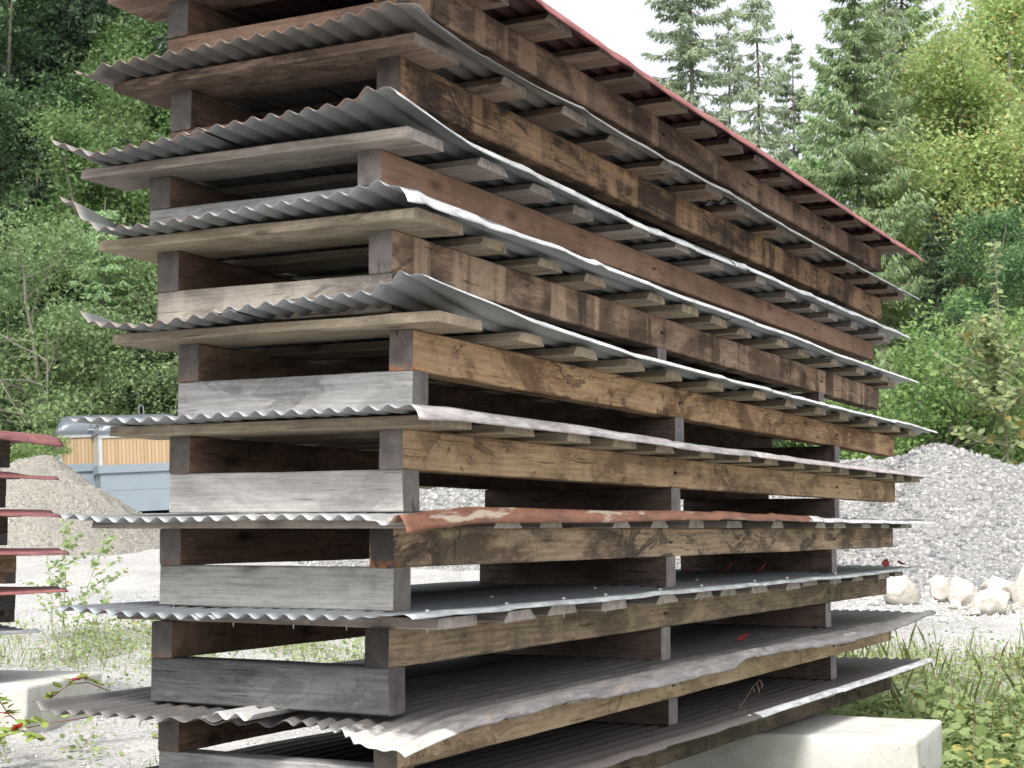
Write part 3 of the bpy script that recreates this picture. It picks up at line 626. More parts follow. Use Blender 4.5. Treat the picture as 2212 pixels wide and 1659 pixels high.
for px, py, D, r in ((92, 985, 29, 2.1), (60, 992, 29.2, 2.2), (125, 1003, 28.8, 1.9), (10, 1015, 29.3, 2.2), (-60, 1020, 29.5, 2.4), (150, 1033, 28.8, 1.5), (180, 1068, 28.6, 1.1), (-160, 1010, 29.8, 2.5)):
    p = at(px, D, py); pk.append((p.x, p.y, p.z - gz(p.x, p.y), r))
xs_ = [p[0] for p in pk]; ys_ = [p[1] for p in pk]
heap('sand_heap', 'beige sandy gravel heap in front of the waste containers', 'sand heap', pk, 0, smat_, n=150, stones=9000, smat=sstone, ssize=(.01, .026), seed=5, rough=.13,
     box=(min(xs_) - 3, max(xs_) + 3, min(ys_) - 3, max(ys_) + 3))

# boulders
def boulder(px, py_c, D, wpx, hpx, seed, label, dep=.8):
    import bmesh
    from mathutils import noise as N
    p = ground_at(px, D); wm = wpx * D / 3417; hm = hpx * D / 3417
    bm = bmesh.new(); bmesh.ops.create_icosphere(bm, subdivisions=4, radius=.5)
    g = random.Random(seed); planes = [(Vector((g.uniform(-1, 1), g.uniform(-1, 1), g.uniform(-.4, 1))).normalized(), g.uniform(.25, .42)) for _ in range(16)]
    for v in bm.verts:
        for nn, d in planes:
            k = v.co.dot(nn) - d
            if k > 0: v.co -= nn * k * .96
        v.co += v.co.normalized() * (N.fractal(v.co * 3 + Vector((seed, 0, 0)), 1, 2.1, 5) * .05)
    sx = max(abs(v.co.x) for v in bm.verts) * 2; szm = max(v.co.z for v in bm.verts); szn = min(v.co.z for v in bm.verts)
    for v in bm.verts:
        v.co = Vector((v.co.x / sx * wm, v.co.y / sx * wm * dep, (v.co.z - szn) / (szm - szn) * hm * 1.12))
    me = bpy.data.meshes.new('boulder'); bm.to_mesh(me); bm.free(); me.materials.append(M['boulder']); me.polygons.foreach_set('use_smooth', [True] * len(me.polygons))
    o = bpy.data.objects.new('boulder', me); COL.objects.link(o); o.location = (p.x, p.y, p.z - hm * .1); o.rotation_euler = (0, 0, YAW - R(90) + g.uniform(-.3, .3))
    tag(o, label, 'boulder', 'boulders along the foot of the gravel heap')
for i, a in enumerate(((1945, 0, 20.3, 84, 66, 'rounded boulder close to the right end of the stack'),
    (2030, 0, 20.6, 66, 56, 'squat boulder left of the joined pair by the gravel'), (2078, 0, 20.3, 72, 60, 'smooth boulder in the middle of the boulder row'),
    (2058, 0, 19.9, 26, 22, 'fist-sized stone wedged under two boulders'), (2150, 0, 20.8, 84, 52, 'broad boulder at the back of the boulder row'),
    (2140, 0, 19.4, 96, 56, 'tilted wedge-shaped boulder lying frontmost in the boulder row'), (2212, 0, 20.4, 66, 86, 'tallest boulder, cut by the right edge of the photo'),
    (2100, 0, 19.3, 26, 16, 'small white stone at the foot of the tilted boulder'), (2245, 0, 19.6, 70, 50, 'boulder outside the right edge'),
    (2188, 0, 19.5, 26, 24, 'small stone between the tilted and the tallest boulder'))):
    if a[0] > 2240: continue
    boulder(a[0], a[1], a[2], a[3], a[4], i + 3, a[5])
g_ = np.random.default_rng(11)
C = []
for _ in range(500):
    D = g_.uniform(18.6, 21.4); px = g_.uniform(1780, 2420); p = ground_at(px, D); C.append((p.x, p.y, p.z + .01))
for _ in range(5000):
    D = 7 + 16 * g_.random() ** .8; px = g_.uniform(-150, 2400); p = ground_at(px, D); C.append((p.x, p.y, p.z + .002))
C = np.array(C); S = np.r_[g_.uniform(.02, .06, 500) * g_.random(500) ** .5, g_.uniform(.006, .018, 5000)]
o = stones_mesh('scattered_stones', C, S, stonemat('pale_stones', [(.4, .4, .39), (.6, .59, .56), (.3, .3, .3), (.7, .69, .66)]), None, g_)

# ------------------------------------------------------------------ waste containers
blue = plain('container_grey_blue', (.185, .225, .26), .5, 0, .06, 3., .02)
lidm = plain('lid_dark_plastic', (.10, .115, .135), .3, 0, .1, 3., .05)
trimm = plain('container_trim_metal', (.48, .50, .51), .4, .6, .1, 3., .02)
s_ = NT('larch_cladding'); P_ = s_.tex(); q_ = s_.n('SeparateXYZ', {0: P_})
bd = s_.n('TexWhiteNoise', {1: s_.math('FLOOR', s_.math('MULTIPLY', q_.outputs[0], 1 / .085))}, noise_dimensions='1D').outputs['Value']
gn = s_.noise(s_.vm('MULTIPLY', P_, (14, 14, 1.5)), 2., 5)
c_ = s_.mix(bd, (.30, .21, .12), (.37, .275, .175)); c_ = s_.mix(s_.math('MULTIPLY', gn, .4), c_, (.33, .19, .08))
gap = s_.math('LESS_THAN', s_.math('FRACT', s_.math('MULTIPLY', q_.outputs[0], 1 / .085)), .10)
c_ = s_.mix(gap, c_, (.12, .07, .03)); s_.put(s_.b, 'Base Color', c_); s_.put(s_.b, 'Roughness', .65); s_.bump(s_.math('SUBTRACT', 1., gap), .6, .01)
clad = s_.m
signw = plain('sign_white', (.5, .52, .51), .5, 0, .03, 3., 0); signg = plain('sign_green', (.14, .42, .06), .5, 0, .05, 3., 0)
def container(px, D, wm, dm, label, rot, sign=True, hook=True):
    p = ground_at(px, D); e = empty('waste_container', p + Vector((0, 0, .02)), (0, R(-3.2), rot)); tag(e, label, 'waste container', 'timber clad waste containers')
    h1, h2 = 1.12, 1.76
    b = MB(); b.box((0, 0, 0), (wm, dm, .50)); b.box((.006, .006, .50), (wm - .006, dm - .006, .515)); b.box((0, 0, .515), (wm, dm, h1 - .19)); b.build('tub', blue, e)
    b = MB(); b.box((-.05, -.05, h1 - .19), (wm + .05, dm + .05, h1)); b.build('tub_rim', blue, e)
    b = MB(); b.box((.06, .0, h1), (wm - .02, dm, h2)); b.build('timber_cladding', clad, e)
    b = MB(); b.box((-.02, -.012, h1), (.06, dm + .01, h2)); b.box((-.02, -.03, h2), (wm + .02, dm + .03, h2 + .09)); b.box((wm - .02, -.012, h1), (wm + .02, dm + .01, h2)); b.build('frame', trimm, e)
    # domed lid: barrel vault with sloping ends
    V = []; F = []; n = 14; m = 10
    for i in range(m + 1):
        u = i / m; xx = -.05 + (wm + .1) * u; sc_ = min(1, math.sqrt(max(0, 1 - (abs(2 * u - 1)) ** 3.2)) + .16)
        for j in range(n + 1):
            t = math.pi * j / n; V.append((xx + (.0), dm / 2 - math.cos(t) * (dm / 2 + .05), h2 + .15 + math.sin(t) ** .8 * .42 * sc_))
    for i in range(m):
        for j in range(n): F.append([i * (n + 1) + j, (i + 1) * (n + 1) + j, (i + 1) * (n + 1) + j + 1, i * (n + 1) + j + 1])
    F.append([j for j in range(n + 1)]); F.append([m * (n + 1) + j for j in range(n + 1)][::-1])
    lid = mesh('lid', V, F, lidm, e, smooth=True)
    b = MB(); b.box((-.07, -.07, h2 + .09), (wm + .07, dm + .07, h2 + .16)); b.build('lid_edge', lidm, e)
    b = MB()
    for xx in (.03, wm * .5, wm - .03):
        b.tube([(xx, dm / 2 - math.cos(t) * (dm / 2 + .06), h2 + .155 + math.sin(t) ** .8 * .43 * (min(1, math.sqrt(max(0, 1 - abs(2 * xx / wm - 1) ** 3.2)) + .16))) for t in np.linspace(.02, math.pi - .02, 12)], .018, 6)
    b.build('lid_rib', lidm, lid)
    b = MB(); b.tube([(wm * .45, -.08, h2 + .13), (wm * .45, -.11, h2 + .17), (wm * .55, -.11, h2 + .17), (wm * .55, -.08, h2 + .13)], .012, 6); b.build('handle', trimm, lid)
    if hook:
        b = MB(); z = h2 + .5
        b.tube([(wm * .5 - .06, dm / 2, z), (wm * .5 - .06, dm / 2, z + .26), (wm * .5 - .03, dm / 2, z + .31), (wm * .5 + .03, dm / 2, z + .31), (wm * .5 + .06, dm / 2, z + .26), (wm * .5 + .06, dm / 2, z)], .016, 6)
        b.build('lifting_loop', trimm, e)
    if sign:
        b = MB(); b.box((wm - .36, -.03, h1 + .05), (wm - .02, -.006, h2 - .03)); sg = b.build('sign', signw, e)
        # bell-like outline emblem on green
        b = MB(); b.box((wm - .33, -.034, h1 + .33), (wm - .05, -.0305, h2 - .05)); b.build('green_field', signg, sg)
        cx, cz = wm - .19, h1 + .40; b = MB()
        pts = [(-.09, 0), (-.07, .02), (-.065, .10), (-.045, .15), (0, .17), (.045, .15), (.065, .10), (.07, .02), (.09, 0), (-.09, 0)]
        b.tube([(cx + a, -.037, cz + c * .95) for a, c in pts], .008, 5); b.build('emblem', signw, sg)
    return e
rotc = R(70.6) - R(180)
# local +x runs to the right in the picture; the face with y = 0 looks at the yard
container(219, 37.2, 2.0, 1.35, 'front waste container, right of the pair, with green and white sign', R(-43.), hook=False)
container(131, 38.3, 1.5, 1.2, 'left waste container, half behind the sandy heap', R(-43.), sign=False, hook=False)
container(236, 40.6, 1.9, 1.35, 'rear waste container, only its dark domed lid and lifting loop showing', R(-43.), sign=False)

# ------------------------------------------------------------------ vegetation
def quads_from(C, A, B):
    """diamond leaves: centre C, half-length vectors A, half-width vectors B"""
    n = len(C); V = np.stack([C - A, C - A * .1 + B, C + A, C - A * .1 - B], 1).reshape(-1, 3)
    return V, np.arange(n * 4).reshape(n, 4)
def unit(v): return v / np.maximum(np.linalg.norm(v, axis=-1, keepdims=True), 1e-9)
def rand_dirs(g, n, up=0.):
    v = g.normal(0, 1, (n, 3)); v[:, 2] += up; return unit(v)
def leaf_cloud(g, centers, radii, per, size, flat=.5, asp=.55):
    C = []
    for c, r in zip(centers, radii):
        d = rand_dirs(g, per); rr = r * g.random(per) ** .45
        q = d * rr[:, None]; q[:, 2] *= .62; C.append(np.asarray(c)[None] + q)
    C = np.concatenate(C); n = len(C)
    N = rand_dirs(g, n, flat * 2); A = unit(np.cross(N, rand_dirs(g, n))); B = np.cross(N, A)
    s = size * g.uniform(.6, 1.35, n)[:, None]
    return C, A * s, B * s * asp
def bdt_mesh(b, name, mat): 
    return b.build(name, mat)
def decid(name_mats, H, crown_r, crown_lo, nclump, per, leaf, seed, trunk_r=.16, lean=0., clump_r=(.45, .9), multi=1, shape=1.):
    """returns an empty with trunk + crown children (prototype, placed later)"""
    g = np.random.default_rng(seed); bark, leafm = name_mats
    e = empty('tree'); b = MB()
    tips = []
    for mno in range(multi):
        a0 = g.uniform(0, 6.28); ln = lean + (g.uniform(.1, .28) if multi > 1 else 0)
        base = Vector((math.cos(a0) * .15 * (multi > 1), math.sin(a0) * .15 * (multi > 1), -.2)); pts = [base]
        dirv = Vector((math.cos(a0) * ln, math.sin(a0) * ln, 1)).normalized(); n = 10; hh = H * (.9 if mno == 0 else g.uniform(.6, .9))
        for i in range(n):
            dirv = (dirv + Vector(g.normal(0, .07, 3))).normalized(); dirv.z = abs(dirv.z)
            pts.append(pts[-1] + dirv * hh / n)
        r0 = trunk_r * (1 if mno == 0 else .7)
        b.tube(pts, [r0 * (1 - .9 * (i / n) ** .9) + .012 for i in range(n + 1)], 7)
        nl = 13
        for k in range(nl):
            t = crown_lo + (1 - crown_lo) * (k + g.random() * .6) / nl; f = min(t, .98) * n; i = int(f); p = pts[i].lerp(pts[min(i + 1, n)], f - i)
            a = g.uniform(0, 6.28); prof = math.sin(math.pi * min(1, max(.06, (t - crown_lo * .7) / (1.06 - crown_lo * .7))) ** .75) * shape
            Lb = crown_r * prof * g.uniform(.65, 1.1); q = [p]; dv = Vector((math.cos(a), math.sin(a), g.uniform(.25, .8))).normalized()
            for s in range(4):
                dv = (dv + Vector(g.normal(0, .16, 3)) + Vector((0, 0, .03))).normalized(); q.append(q[-1] + dv * Lb / 4)
            rb = r0 * (1 - t * .75) * .42 + .008
            b.tube(q, [rb * (1 - .8 * s / 4) + .005 for s in range(5)], 5); tips += [q[-1], q[-2], q[3 if g.random() < .6 else 2]]
            for s in range(2):
                j = g.integers(1, 4); d2 = Vector(g.normal(0, .6, 3)) + dv; d2.normalize(); q2 = [q[j], q[j] + d2 * Lb * .22, q[j] + d2 * Lb * .42 + Vector((0, 0, .1))]
                b.tube(q2, [rb * .45, rb * .3, .004], 4); tips.append(q2[-1])
        tips.append(pts[-1])
    tr = b.build('trunk', bark, e)
    tp = np.array([tuple(t) for t in tips]); pick = g.integers(0, len(tp), nclump)
    cent = tp[pick] + g.normal(0, .28, (nclump, 3)) * crown_r * .35
    V, F = quads_from(*leaf_cloud(g, cent, g.uniform(*clump_r, nclump) * crown_r / 3, per, leaf))
    cr = mesh('crown', V, F, leafm, e)
    return e
def spruce(mats, H, rad, lo, seed, dens=1., droop=.5, leaf=.16, sparse=0., trunk_r=.17, top=1.):
    g = np.random.default_rng(seed); bark, leafm = mats; e = empty('tree'); b = MB()
    b.tube([(g.normal(0, .02), g.normal(0, .02), z) for z in np.linspace(-.3, H, 12)], [trunk_r * (1 - z) + .012 for z in np.linspace(0, 1, 12)], 7)
    Cs, As, Bs = [], [], []
    z = lo * H; 
    while z < H - .15:
        t = (z - lo * H) / (H * (1 - lo)); Lm = rad * ((1 - t) ** .8) * (.55 + .45 * min(1, t / .12)) + .12
        nb = int(g.integers(4, 7))
        for k in range(nb):
            if g.random() < sparse: continue
            a = g.uniform(0, 6.28); Lb = Lm * g.uniform(.6, 1.15); n = 7
            q = []; 
            for i in range(n):
                u = i / (n - 1); r = Lb * u; dz = Lb * (.12 * u * (t * 2) - droop * .55 * u + droop * .45 * u ** 3)
                q.append(np.array([math.cos(a) * r, math.sin(a) * r, z + dz]))
            q = np.array(q); b.tube([tuple(x) for x in q], [.022 * (1 - i / n) * min(1, Lb) + .004 for i in range(n)], 3)
            ns = int(Lb * 38 * dens) + 4; u = g.random(ns) ** .75 * .95 + .05
            f = u * (n - 1); i = np.minimum(f.astype(int), n - 2); p = q[i] + (q[i + 1] - q[i]) * (f - i)[:, None]
            rd = np.array([math.cos(a), math.sin(a), 0]); sd = np.array([-math.sin(a), math.cos(a), 0])
            side = g.choice([-1, 1], ns)[:, None] * sd * (1.1 - u * .5)[:, None] * g.uniform(.1, .55, ns)[:, None]
            ln = leaf * g.uniform(.6, 1.5, ns)[:, None]
            hang = np.array([0, 0, -1]) * g.uniform(.15, 1.3, ns)[:, None] * droop
            A = unit(side * 1.5 + rd * .45 + hang + g.normal(0, .18, (ns, 3))) * ln
            p = p + side * Lb * .28 + A * .7; p[:, 2] -= g.random(ns) * .12 * droop
            N = rand_dirs(g, ns, .8); B = unit(np.cross(N, A)) * ln * g.uniform(.16, .3, ns)[:, None]
            Cs.append(p); As.append(A); Bs.append(B)
        z += g.uniform(.22, .36) * (1 + .3 * sparse)
    b.build('trunk', bark, e)
    V, F = quads_from(np.concatenate(Cs), np.concatenate(As), np.concatenate(Bs)); mesh('crown', V, F, leafm, e)
    return e
def place(proto, name, px, D, scale, rot, label, group=None, cat='tree', first=None, sink=0., zs=1.):
    if id(proto) in used: o = copy_tree(proto)
    else: o = proto; used.add(id(proto))
    o.name = name; p = ground_at(px, D); o.location = (p.x, p.y, p.z - sink); o.rotation_euler = (0, 0, rot); o.scale = (scale, scale, scale * zs)
    tag(o, label, cat, group); return o
used = set()
bark_g = barkmat('bark_grey', (.20, .18, .16), (.08, .07, .06)); bark_b = barkmat('bark_brown', (.15, .11, .085), (.06, .045, .035)); bark_p = barkmat('bark_pale', (.32, .29, .25), (.16, .14, .12))
lf_d = leafmat('leaves_dark_green', (.055, .115, .05), (.08, .155, .068), (.13, .215, .095), .42)
lf_m = leafmat('leaves_mid_green', (.09, .175, .06), (.135, .235, .085), (.20, .295, .115), .47)
lf_y = leafmat('leaves_yellow_green', (.28, .42, .14), (.36, .49, .19), (.48, .56, .25), .5, spot=(.50, .42, .16))
lf_w = leafmat('leaves_willow_grey_green', (.14, .235, .10), (.195, .305, .135), (.28, .385, .18), .45)
lf_b = leafmat('leaves_bright_green', (.12, .21, .07), (.18, .29, .095), (.29, .40, .15), .48)
lf_r = leafmat('leaves_mid_green_right', (.20, .29, .115), (.28, .37, .15), (.37, .44, .20), .5)
ndl_d = leafmat('needles_dark', (.035, .07, .04), (.05, .10, .055), (.08, .13, .07), .25)
ndl_l = leafmat('needles_light', (.24, .36, .19), (.32, .45, .24), (.41, .53, .28), .5)  # light needles, like the right-hand leaves, paled to stand in for veiling glare
ndl_b = leafmat('needles_bluish', (.25, .32, .255), (.32, .40, .29), (.42, .47, .30), .5)

P_d1 = decid((bark_g, lf_d), 15, 4.0, .2, 330, 60, .085, 21)
P_d2 = decid((bark_p, lf_m), 15, 3.6, .28, 330, 60, .08, 22, trunk_r=.13)
P_d3 = decid((bark_p, lf_m), 13, 3.4, .15, 360, 60, .08, 23)
P_y1 = decid((bark_b, lf_y), 15, 4.2, .22, 380, 62, .075, 24, trunk_r=.17)
P_y2 = decid((bark_g, lf_y), 15, 3.6, .18, 380, 60, .075, 25)
P_w1 = decid((bark_p, lf_w), 7.5, 3.4, .1, 420, 62, .06, 26, trunk_r=.10, multi=3, clump_r=(.35, .75))
P_r1 = decid((bark_p, lf_r), 14, 3.6, .2, 360, 60, .08, 28)
P_b1 = decid((bark_p, lf_b), 5.2, 2.6, .08, 340, 54, .062, 27, trunk_r=.05, multi=3, clump_r=(.3, .7))
P_s1 = spruce((bark_b, ndl_d), 17, 3.3, .05, 31, 2.0, .6, leaf=.11)
P_s2 = spruce((bark_b, ndl_d), 15, 2.8, .03, 32, 2.0, .5, leaf=.11)
P_sl = spruce((bark_g, ndl_l), 17, 3.6, .14, 33, 3.2, .95, leaf=.11, trunk_r=.13)
P_sa = spruce((bark_g, ndl_b), 19, 2.4, .3, 34, 2.4, .6, leaf=.105, sparse=.12, trunk_r=.14)
P_sb = spruce((bark_b, ndl_b), 17, 2.5, .1, 35, 1.9, .85, leaf=.10, sparse=.25, trunk_r=.12)
P_sm = spruce((bark_g, ndl_l), 8, 1.7, .02, 36, 1.2, .5, leaf=.11, trunk_r=.07)

# right-hand side, from the open sky to the edge
place(P_sa, 'spruce', 1503, 50, 1.12, 1.0, 'tall bluish spruce with upswept tips, leftmost against the white sky', cat='spruce tree')
place(P_sb, 'spruce', 1652, 47, .99, 2.0, 'thin spruce with long bare trunk, second from the open sky', cat='spruce tree')
place(P_sl, 'spruce', 1868, 41, .90, .4, 'broad drooping light green spruce in the middle of the right treeline', cat='spruce tree')
place(P_sl, 'spruce', 1975, 56, 1.22, 2.4, 'tall pale spruce rising behind the yellowish tree', cat='spruce tree')
place(P_sb, 'spruce', 1462, 56, .84, 3.0, 'short feathery spruce left of all others at the open sky', cat='spruce tree')
place(P_y1, 'deciduous_tree', 2075, 43, .92, .7, 'yellow-green tree with forked dark trunk right of the drooping spruce', cat='tree')
place(P_y2, 'deciduous_tree', 2150, 44, 1.05, 2.2, 'tall yellow-green tree filling the upper right corner', cat='tree')
place(P_r1, 'deciduous_tree', 2330, 40, .85, 4.2, 'mid green tree reaching in from beyond the right edge', cat='tree')
place(P_d1, 'deciduous_tree', 2150, 37.5, .52, 4.2, 'low dark green tree right behind the pale sapling', cat='tree')
place(P_s2, 'spruce', 2035, 38.5, .50, 1.2, 'low dark spruce between the bright shrubs and the yellow-green tree', cat='spruce tree')
place(P_r1, 'deciduous_tree', 2110, 47, .80, 1.2, 'mid green tree behind the two yellowish ones', cat='tree')
place(P_y2, 'deciduous_tree', 2290, 50, 1.2, .2, 'yellowish tree beyond the right edge, its boughs reaching in at the top', cat='tree')
place(P_sb, 'spruce', 1588, 54, .98, 4.1, 'pale feathery spruce between the two tall ones at the open sky', cat='spruce tree')
place(P_sa, 'spruce', 1728, 53, .82, 5.2, 'bluish spruce just right of the thin bare-trunked one', cat='spruce tree')
place(P_sb, 'spruce', 1935, 50, 1.02, 1.1, 'feathery spruce right behind the broad drooping one', cat='spruce tree')
place(P_sl, 'spruce', 1800, 50, .80, 1.9, 'light green spruce peering out left behind the broad drooping one', cat='spruce tree')
fill_r = [(1580, 56, .42, P_d3), (1480, 58, .45, P_d1), (1700, 54, .5, P_s2), (1820, 52, .52, P_d3), (1930, 50, .6, P_s1), (2060, 56, 1.0, P_d1), (2190, 58, 1.15, P_s1),
          (2240, 46, .8, P_d1), (2010, 48, .55, P_s2), (2120, 40, .45, P_s2), (1400, 60, .38, P_d1), (1290, 60, .36, P_s2), (2330, 44, .9, P_d3)]
fill_l = [(-120, 56, 1.15, P_s1), (-30, 50, .95, P_d1), (55, 58, 1.2, P_d1), (130, 54, 1.0, P_d2), (210, 60, 1.15, P_d3), (290, 55, 1.05, P_d2), (370, 58, 1.1, P_s1), (60, 48, .75, P_s2), (330, 49, .62, P_s2),
          (180, 47, .55, P_s1), (440, 52, .9, P_d1), (520, 56, 1.0, P_d3), (610, 54, .95, P_s1), (700, 58, 1.0, P_d2), (800, 55, .85, P_d1), (900, 58, .75, P_s2), (1000, 60, .6, P_d1), (1110, 60, .45, P_s1),
          (-90, 46, .7, P_s1), (10, 62, 1.25, P_s2), (250, 52, .8, P_s2), (390, 64, 1.2, P_d3), (110, 63, 1.3, P_s1), (-160, 48, .8, P_d1), (260, 66, 1.3, P_d1), (20, 44, .5, P_d1), (100, 43.5, .34, P_s2), (360, 44, .42, P_s2), (300, 43, .3, P_s2)]
KIND = {id(P_d1): ('deciduous_tree', 'dark green broadleaf tree'), id(P_d2): ('deciduous_tree', 'mid green broadleaf tree with pale trunk'), id(P_d3): ('deciduous_tree', 'mid green bushy broadleaf tree'),
        id(P_s1): ('spruce', 'tall dark spruce'), id(P_s2): ('spruce', 'smaller dark spruce')}
gg = random.Random(5)
for side, L in (('beyond the stack at right', fill_r), ('left, behind the containers', fill_l)):
    for (px, D, s, pr) in L:
        nm, lb = KIND[id(pr)]
        place(pr, nm, px, D, s, gg.uniform(0, 6.28), '%s in the wood %s' % (lb, side), 'dark trees in the wood ' + side + ', ' + lb, 'spruce tree' if nm == 'spruce' else 'tree', sink=.2)
# left-hand side, those one can point at
place(P_d3, 'deciduous_tree', 270, 47, .95, 3.3, 'light green tree standing highest at the upper left, beside the top covers', cat='tree')
place(P_w1, 'willow_bush', 130, 41.0, 1.02, .6, 'big grey-green willow bush above the red left stack', cat='willow')
place(P_w1, 'willow_bush', 250, 44.0, .95, 3.6, 'second willow bush, nearer the big stack than the other', cat='willow')
place(P_sm, 'young_spruce', 210, 43.5, 1.05, .6, 'young light spruce rising behind the willow bush', cat='spruce tree')
# bright shrubs behind the gravel
place(P_b1, 'shrub', 1975, 31.0, .95, .3, 'bright green shrub right behind the ends of the roof covers', 'bright shrubs behind the gravel heap', 'shrub')
place(P_b1, 'shrub', 2070, 32.5, .62, 2.3, 'bright green shrub between the sapling and the stack', 'bright shrubs behind the gravel heap', 'shrub')
place(P_b1, 'shrub', 2255, 31.5, .60, 4.3, 'bright green shrub cut by the right edge', 'bright shrubs behind the gravel heap', 'shrub')
place(P_b1, 'shrub', 1880, 33.5, .6, 5.3, 'low bright shrub showing in the gap left of the gravel peak', 'bright shrubs behind the gravel heap', 'shrub')
place(P_b1, 'shrub', 30, 36.0, .42, 1.3, 'low shrub between the red left stack and the sandy heap', None, 'shrub')

# leafy mass of the far wooded hillside
def far_wood():
    g = np.random.default_rng(77); cen = []; rad = []
    for _ in range(260):
        px = g.uniform(-300, 1150) if g.random() < .72 else g.uniform(2080, 2700)
        D = g.uniform(64, 84); p = ground_at(px, D); h = g.uniform(2, 12)
        if 850 < px < 1150: h = g.uniform(1, 5)
        for k in range(4): cen.append((p.x + g.normal(0, 1.2), p.y + g.normal(0, 1.2), p.z + h * (k + .5) / 4)); rad.append(g.uniform(1.4, 2.4))
    V, F = quads_from(*leaf_cloud(g, cen, rad, 130, .22)); o = mesh('far_wood', V, F, lf_d); tag(o, kind='stuff')
far_wood()
def hedge_mass():
    g = np.random.default_rng(78); cen = []; rad = []
    for _ in range(150):
        px = g.uniform(-200, 2500); D = g.uniform(43.5, 47); p = ground_at(px, D)
        cen.append((p.x, p.y, p.z + g.uniform(.2, 1.6))); rad.append(g.uniform(.7, 1.5))
    for _ in range(60):
        px = g.uniform(1820, 2500); D = g.uniform(29.5, 34); p = ground_at(px, D); cen.append((p.x, p.y, p.z + g.uniform(.1, 1.0))); rad.append(g.uniform(.5, 1.0))
    V, F = quads_from(*leaf_cloud(g, cen, rad, 150, .075)); o = mesh('undergrowth', V, F, lf_m); tag(o, kind='stuff')
hedge_mass()

# leafy shoots: upright stems with paired leaves
def leafshape(L, Wd):  # six-point leaf in its own plane
    return np.array([(0, 0, 0), (L * .3, Wd * .5, 0), (L * .7, Wd * .42, -.04 * L), (L, 0, -.12 * L), (L * .7, -Wd * .42, -.04 * L), (L * .3, -Wd * .5, 0)])
def shoot(b, base, top, nleaf, L, Wd, g, rad=.008, start=.15, spread=1., upw=.35):
    base, top = Vector(base), Vector(top); mid = base.lerp(top, .5) + Vector(g.normal(0, .03, 3)) * (top - base).length
    pts = [base, base.lerp(mid, .5), mid, mid.lerp(top, .5), top]; lv = MB()
    b.tube(pts, [rad, rad * .85, rad * .7, rad * .5, rad * .25], 5)
    Vs = []; 
    for i in range(nleaf):
        t = start + (1 - start) * i / nleaf; f = t * 4; k = min(int(f), 3); p = pts[k].lerp(pts[k + 1], f - k)
        a = i * 2.4 + g.uniform(-.5, .5); s = g.uniform(.7, 1.15) * (1 - .35 * t); q = leafshape(L * s, Wd * s)
        el = upw + g.uniform(-1.0, .5); M3 = Matrix.Rotation(a, 3, 'Z') @ Matrix.Rotation(-el, 3, 'Y') @ Matrix.Rotation(g.uniform(-1.25, 1.25), 3, 'X')
        Vs.append([tuple(p + M3 @ Vector(x)) for x in q])
    return Vs
def plant(name, label, cat, px, D, stems, L, Wd, leafm, stemm, seed, group=None, sink=0., rad=.008):
    """stems: list of (dx, height, lean_x, nleaf, branches)"""
    g = np.random.default_rng(seed); p = ground_at(px, D); e = empty(name, (p.x, p.y, p.z - sink)); tag(e, label, cat, group)
    b = MB(); lv = MB()
    for (dx, h, lx, nl, br) in stems:
        base = Vector((HR[0] * dx, HR[1] * dx, 0)); top = base + Vector((HR[0] * lx, HR[1] * lx, h)) + Vector((0, g.normal(0, .03), 0))
        for V in shoot(b, base, top, nl, L, Wd, g, rad): lv.add(V, [(0, 1, 2, 3, 4, 5)])
        for k in range(br):
            t = .25 + .65 * k / max(1, br); s = base.lerp(top, t); a = g.uniform(0, 6.28); bl = h * (1 - t * .75) * g.uniform(.28, .5)
            tp = s + Vector((math.cos(a) * bl, math.sin(a) * bl, bl * g.uniform(.3, .9)))
            for V in shoot(b, s, tp, int(nl * .42) + 3, L, Wd, g, rad * .5, .2): lv.add(V, [(0, 1, 2, 3, 4, 5)])
    b.build('stem', stemm, e); lv.build('leaves', leafm, e); return e
lf_s = leafmat('leaves_pale_sapling', (.22, .31, .12), (.30, .40, .17), (.42, .50, .26), .5, spot=(.42, .36, .12))
lf_c = leafmat('leaves_creeper', (.16, .25, .05), (.25, .34, .08), (.34, .40, .12), .45, spot=(.45, .05, .06))
lf_g = leafmat('leaves_groundcover', (.17, .255, .085), (.24, .33, .12), (.34, .41, .19), .42, spot=(.40, .38, .12))
grs = leafmat('grass_blades', (.28, .36, .11), (.37, .43, .16), (.48, .47, .25), .5, spot=(.40, .32, .17))
dry = plain('dry_stem', (.17, .12, .085), .8, 0, .2, 30.); stemg = plain('green_stem', (.20, .25, .10), .7, 0, .2, 30.); stemr = plain('red_stem', (.19, .09, .07), .7, 0, .2, 30.)
plant('sapling', 'slender sapling with pale leaves and bare lower trunk in front of the right trees', 'sapling', 2185, 28.0,
      [(0, 5.55, -.2, 84, 0)], .27, .15, lf_s, bark_p, 41, rad=.032)
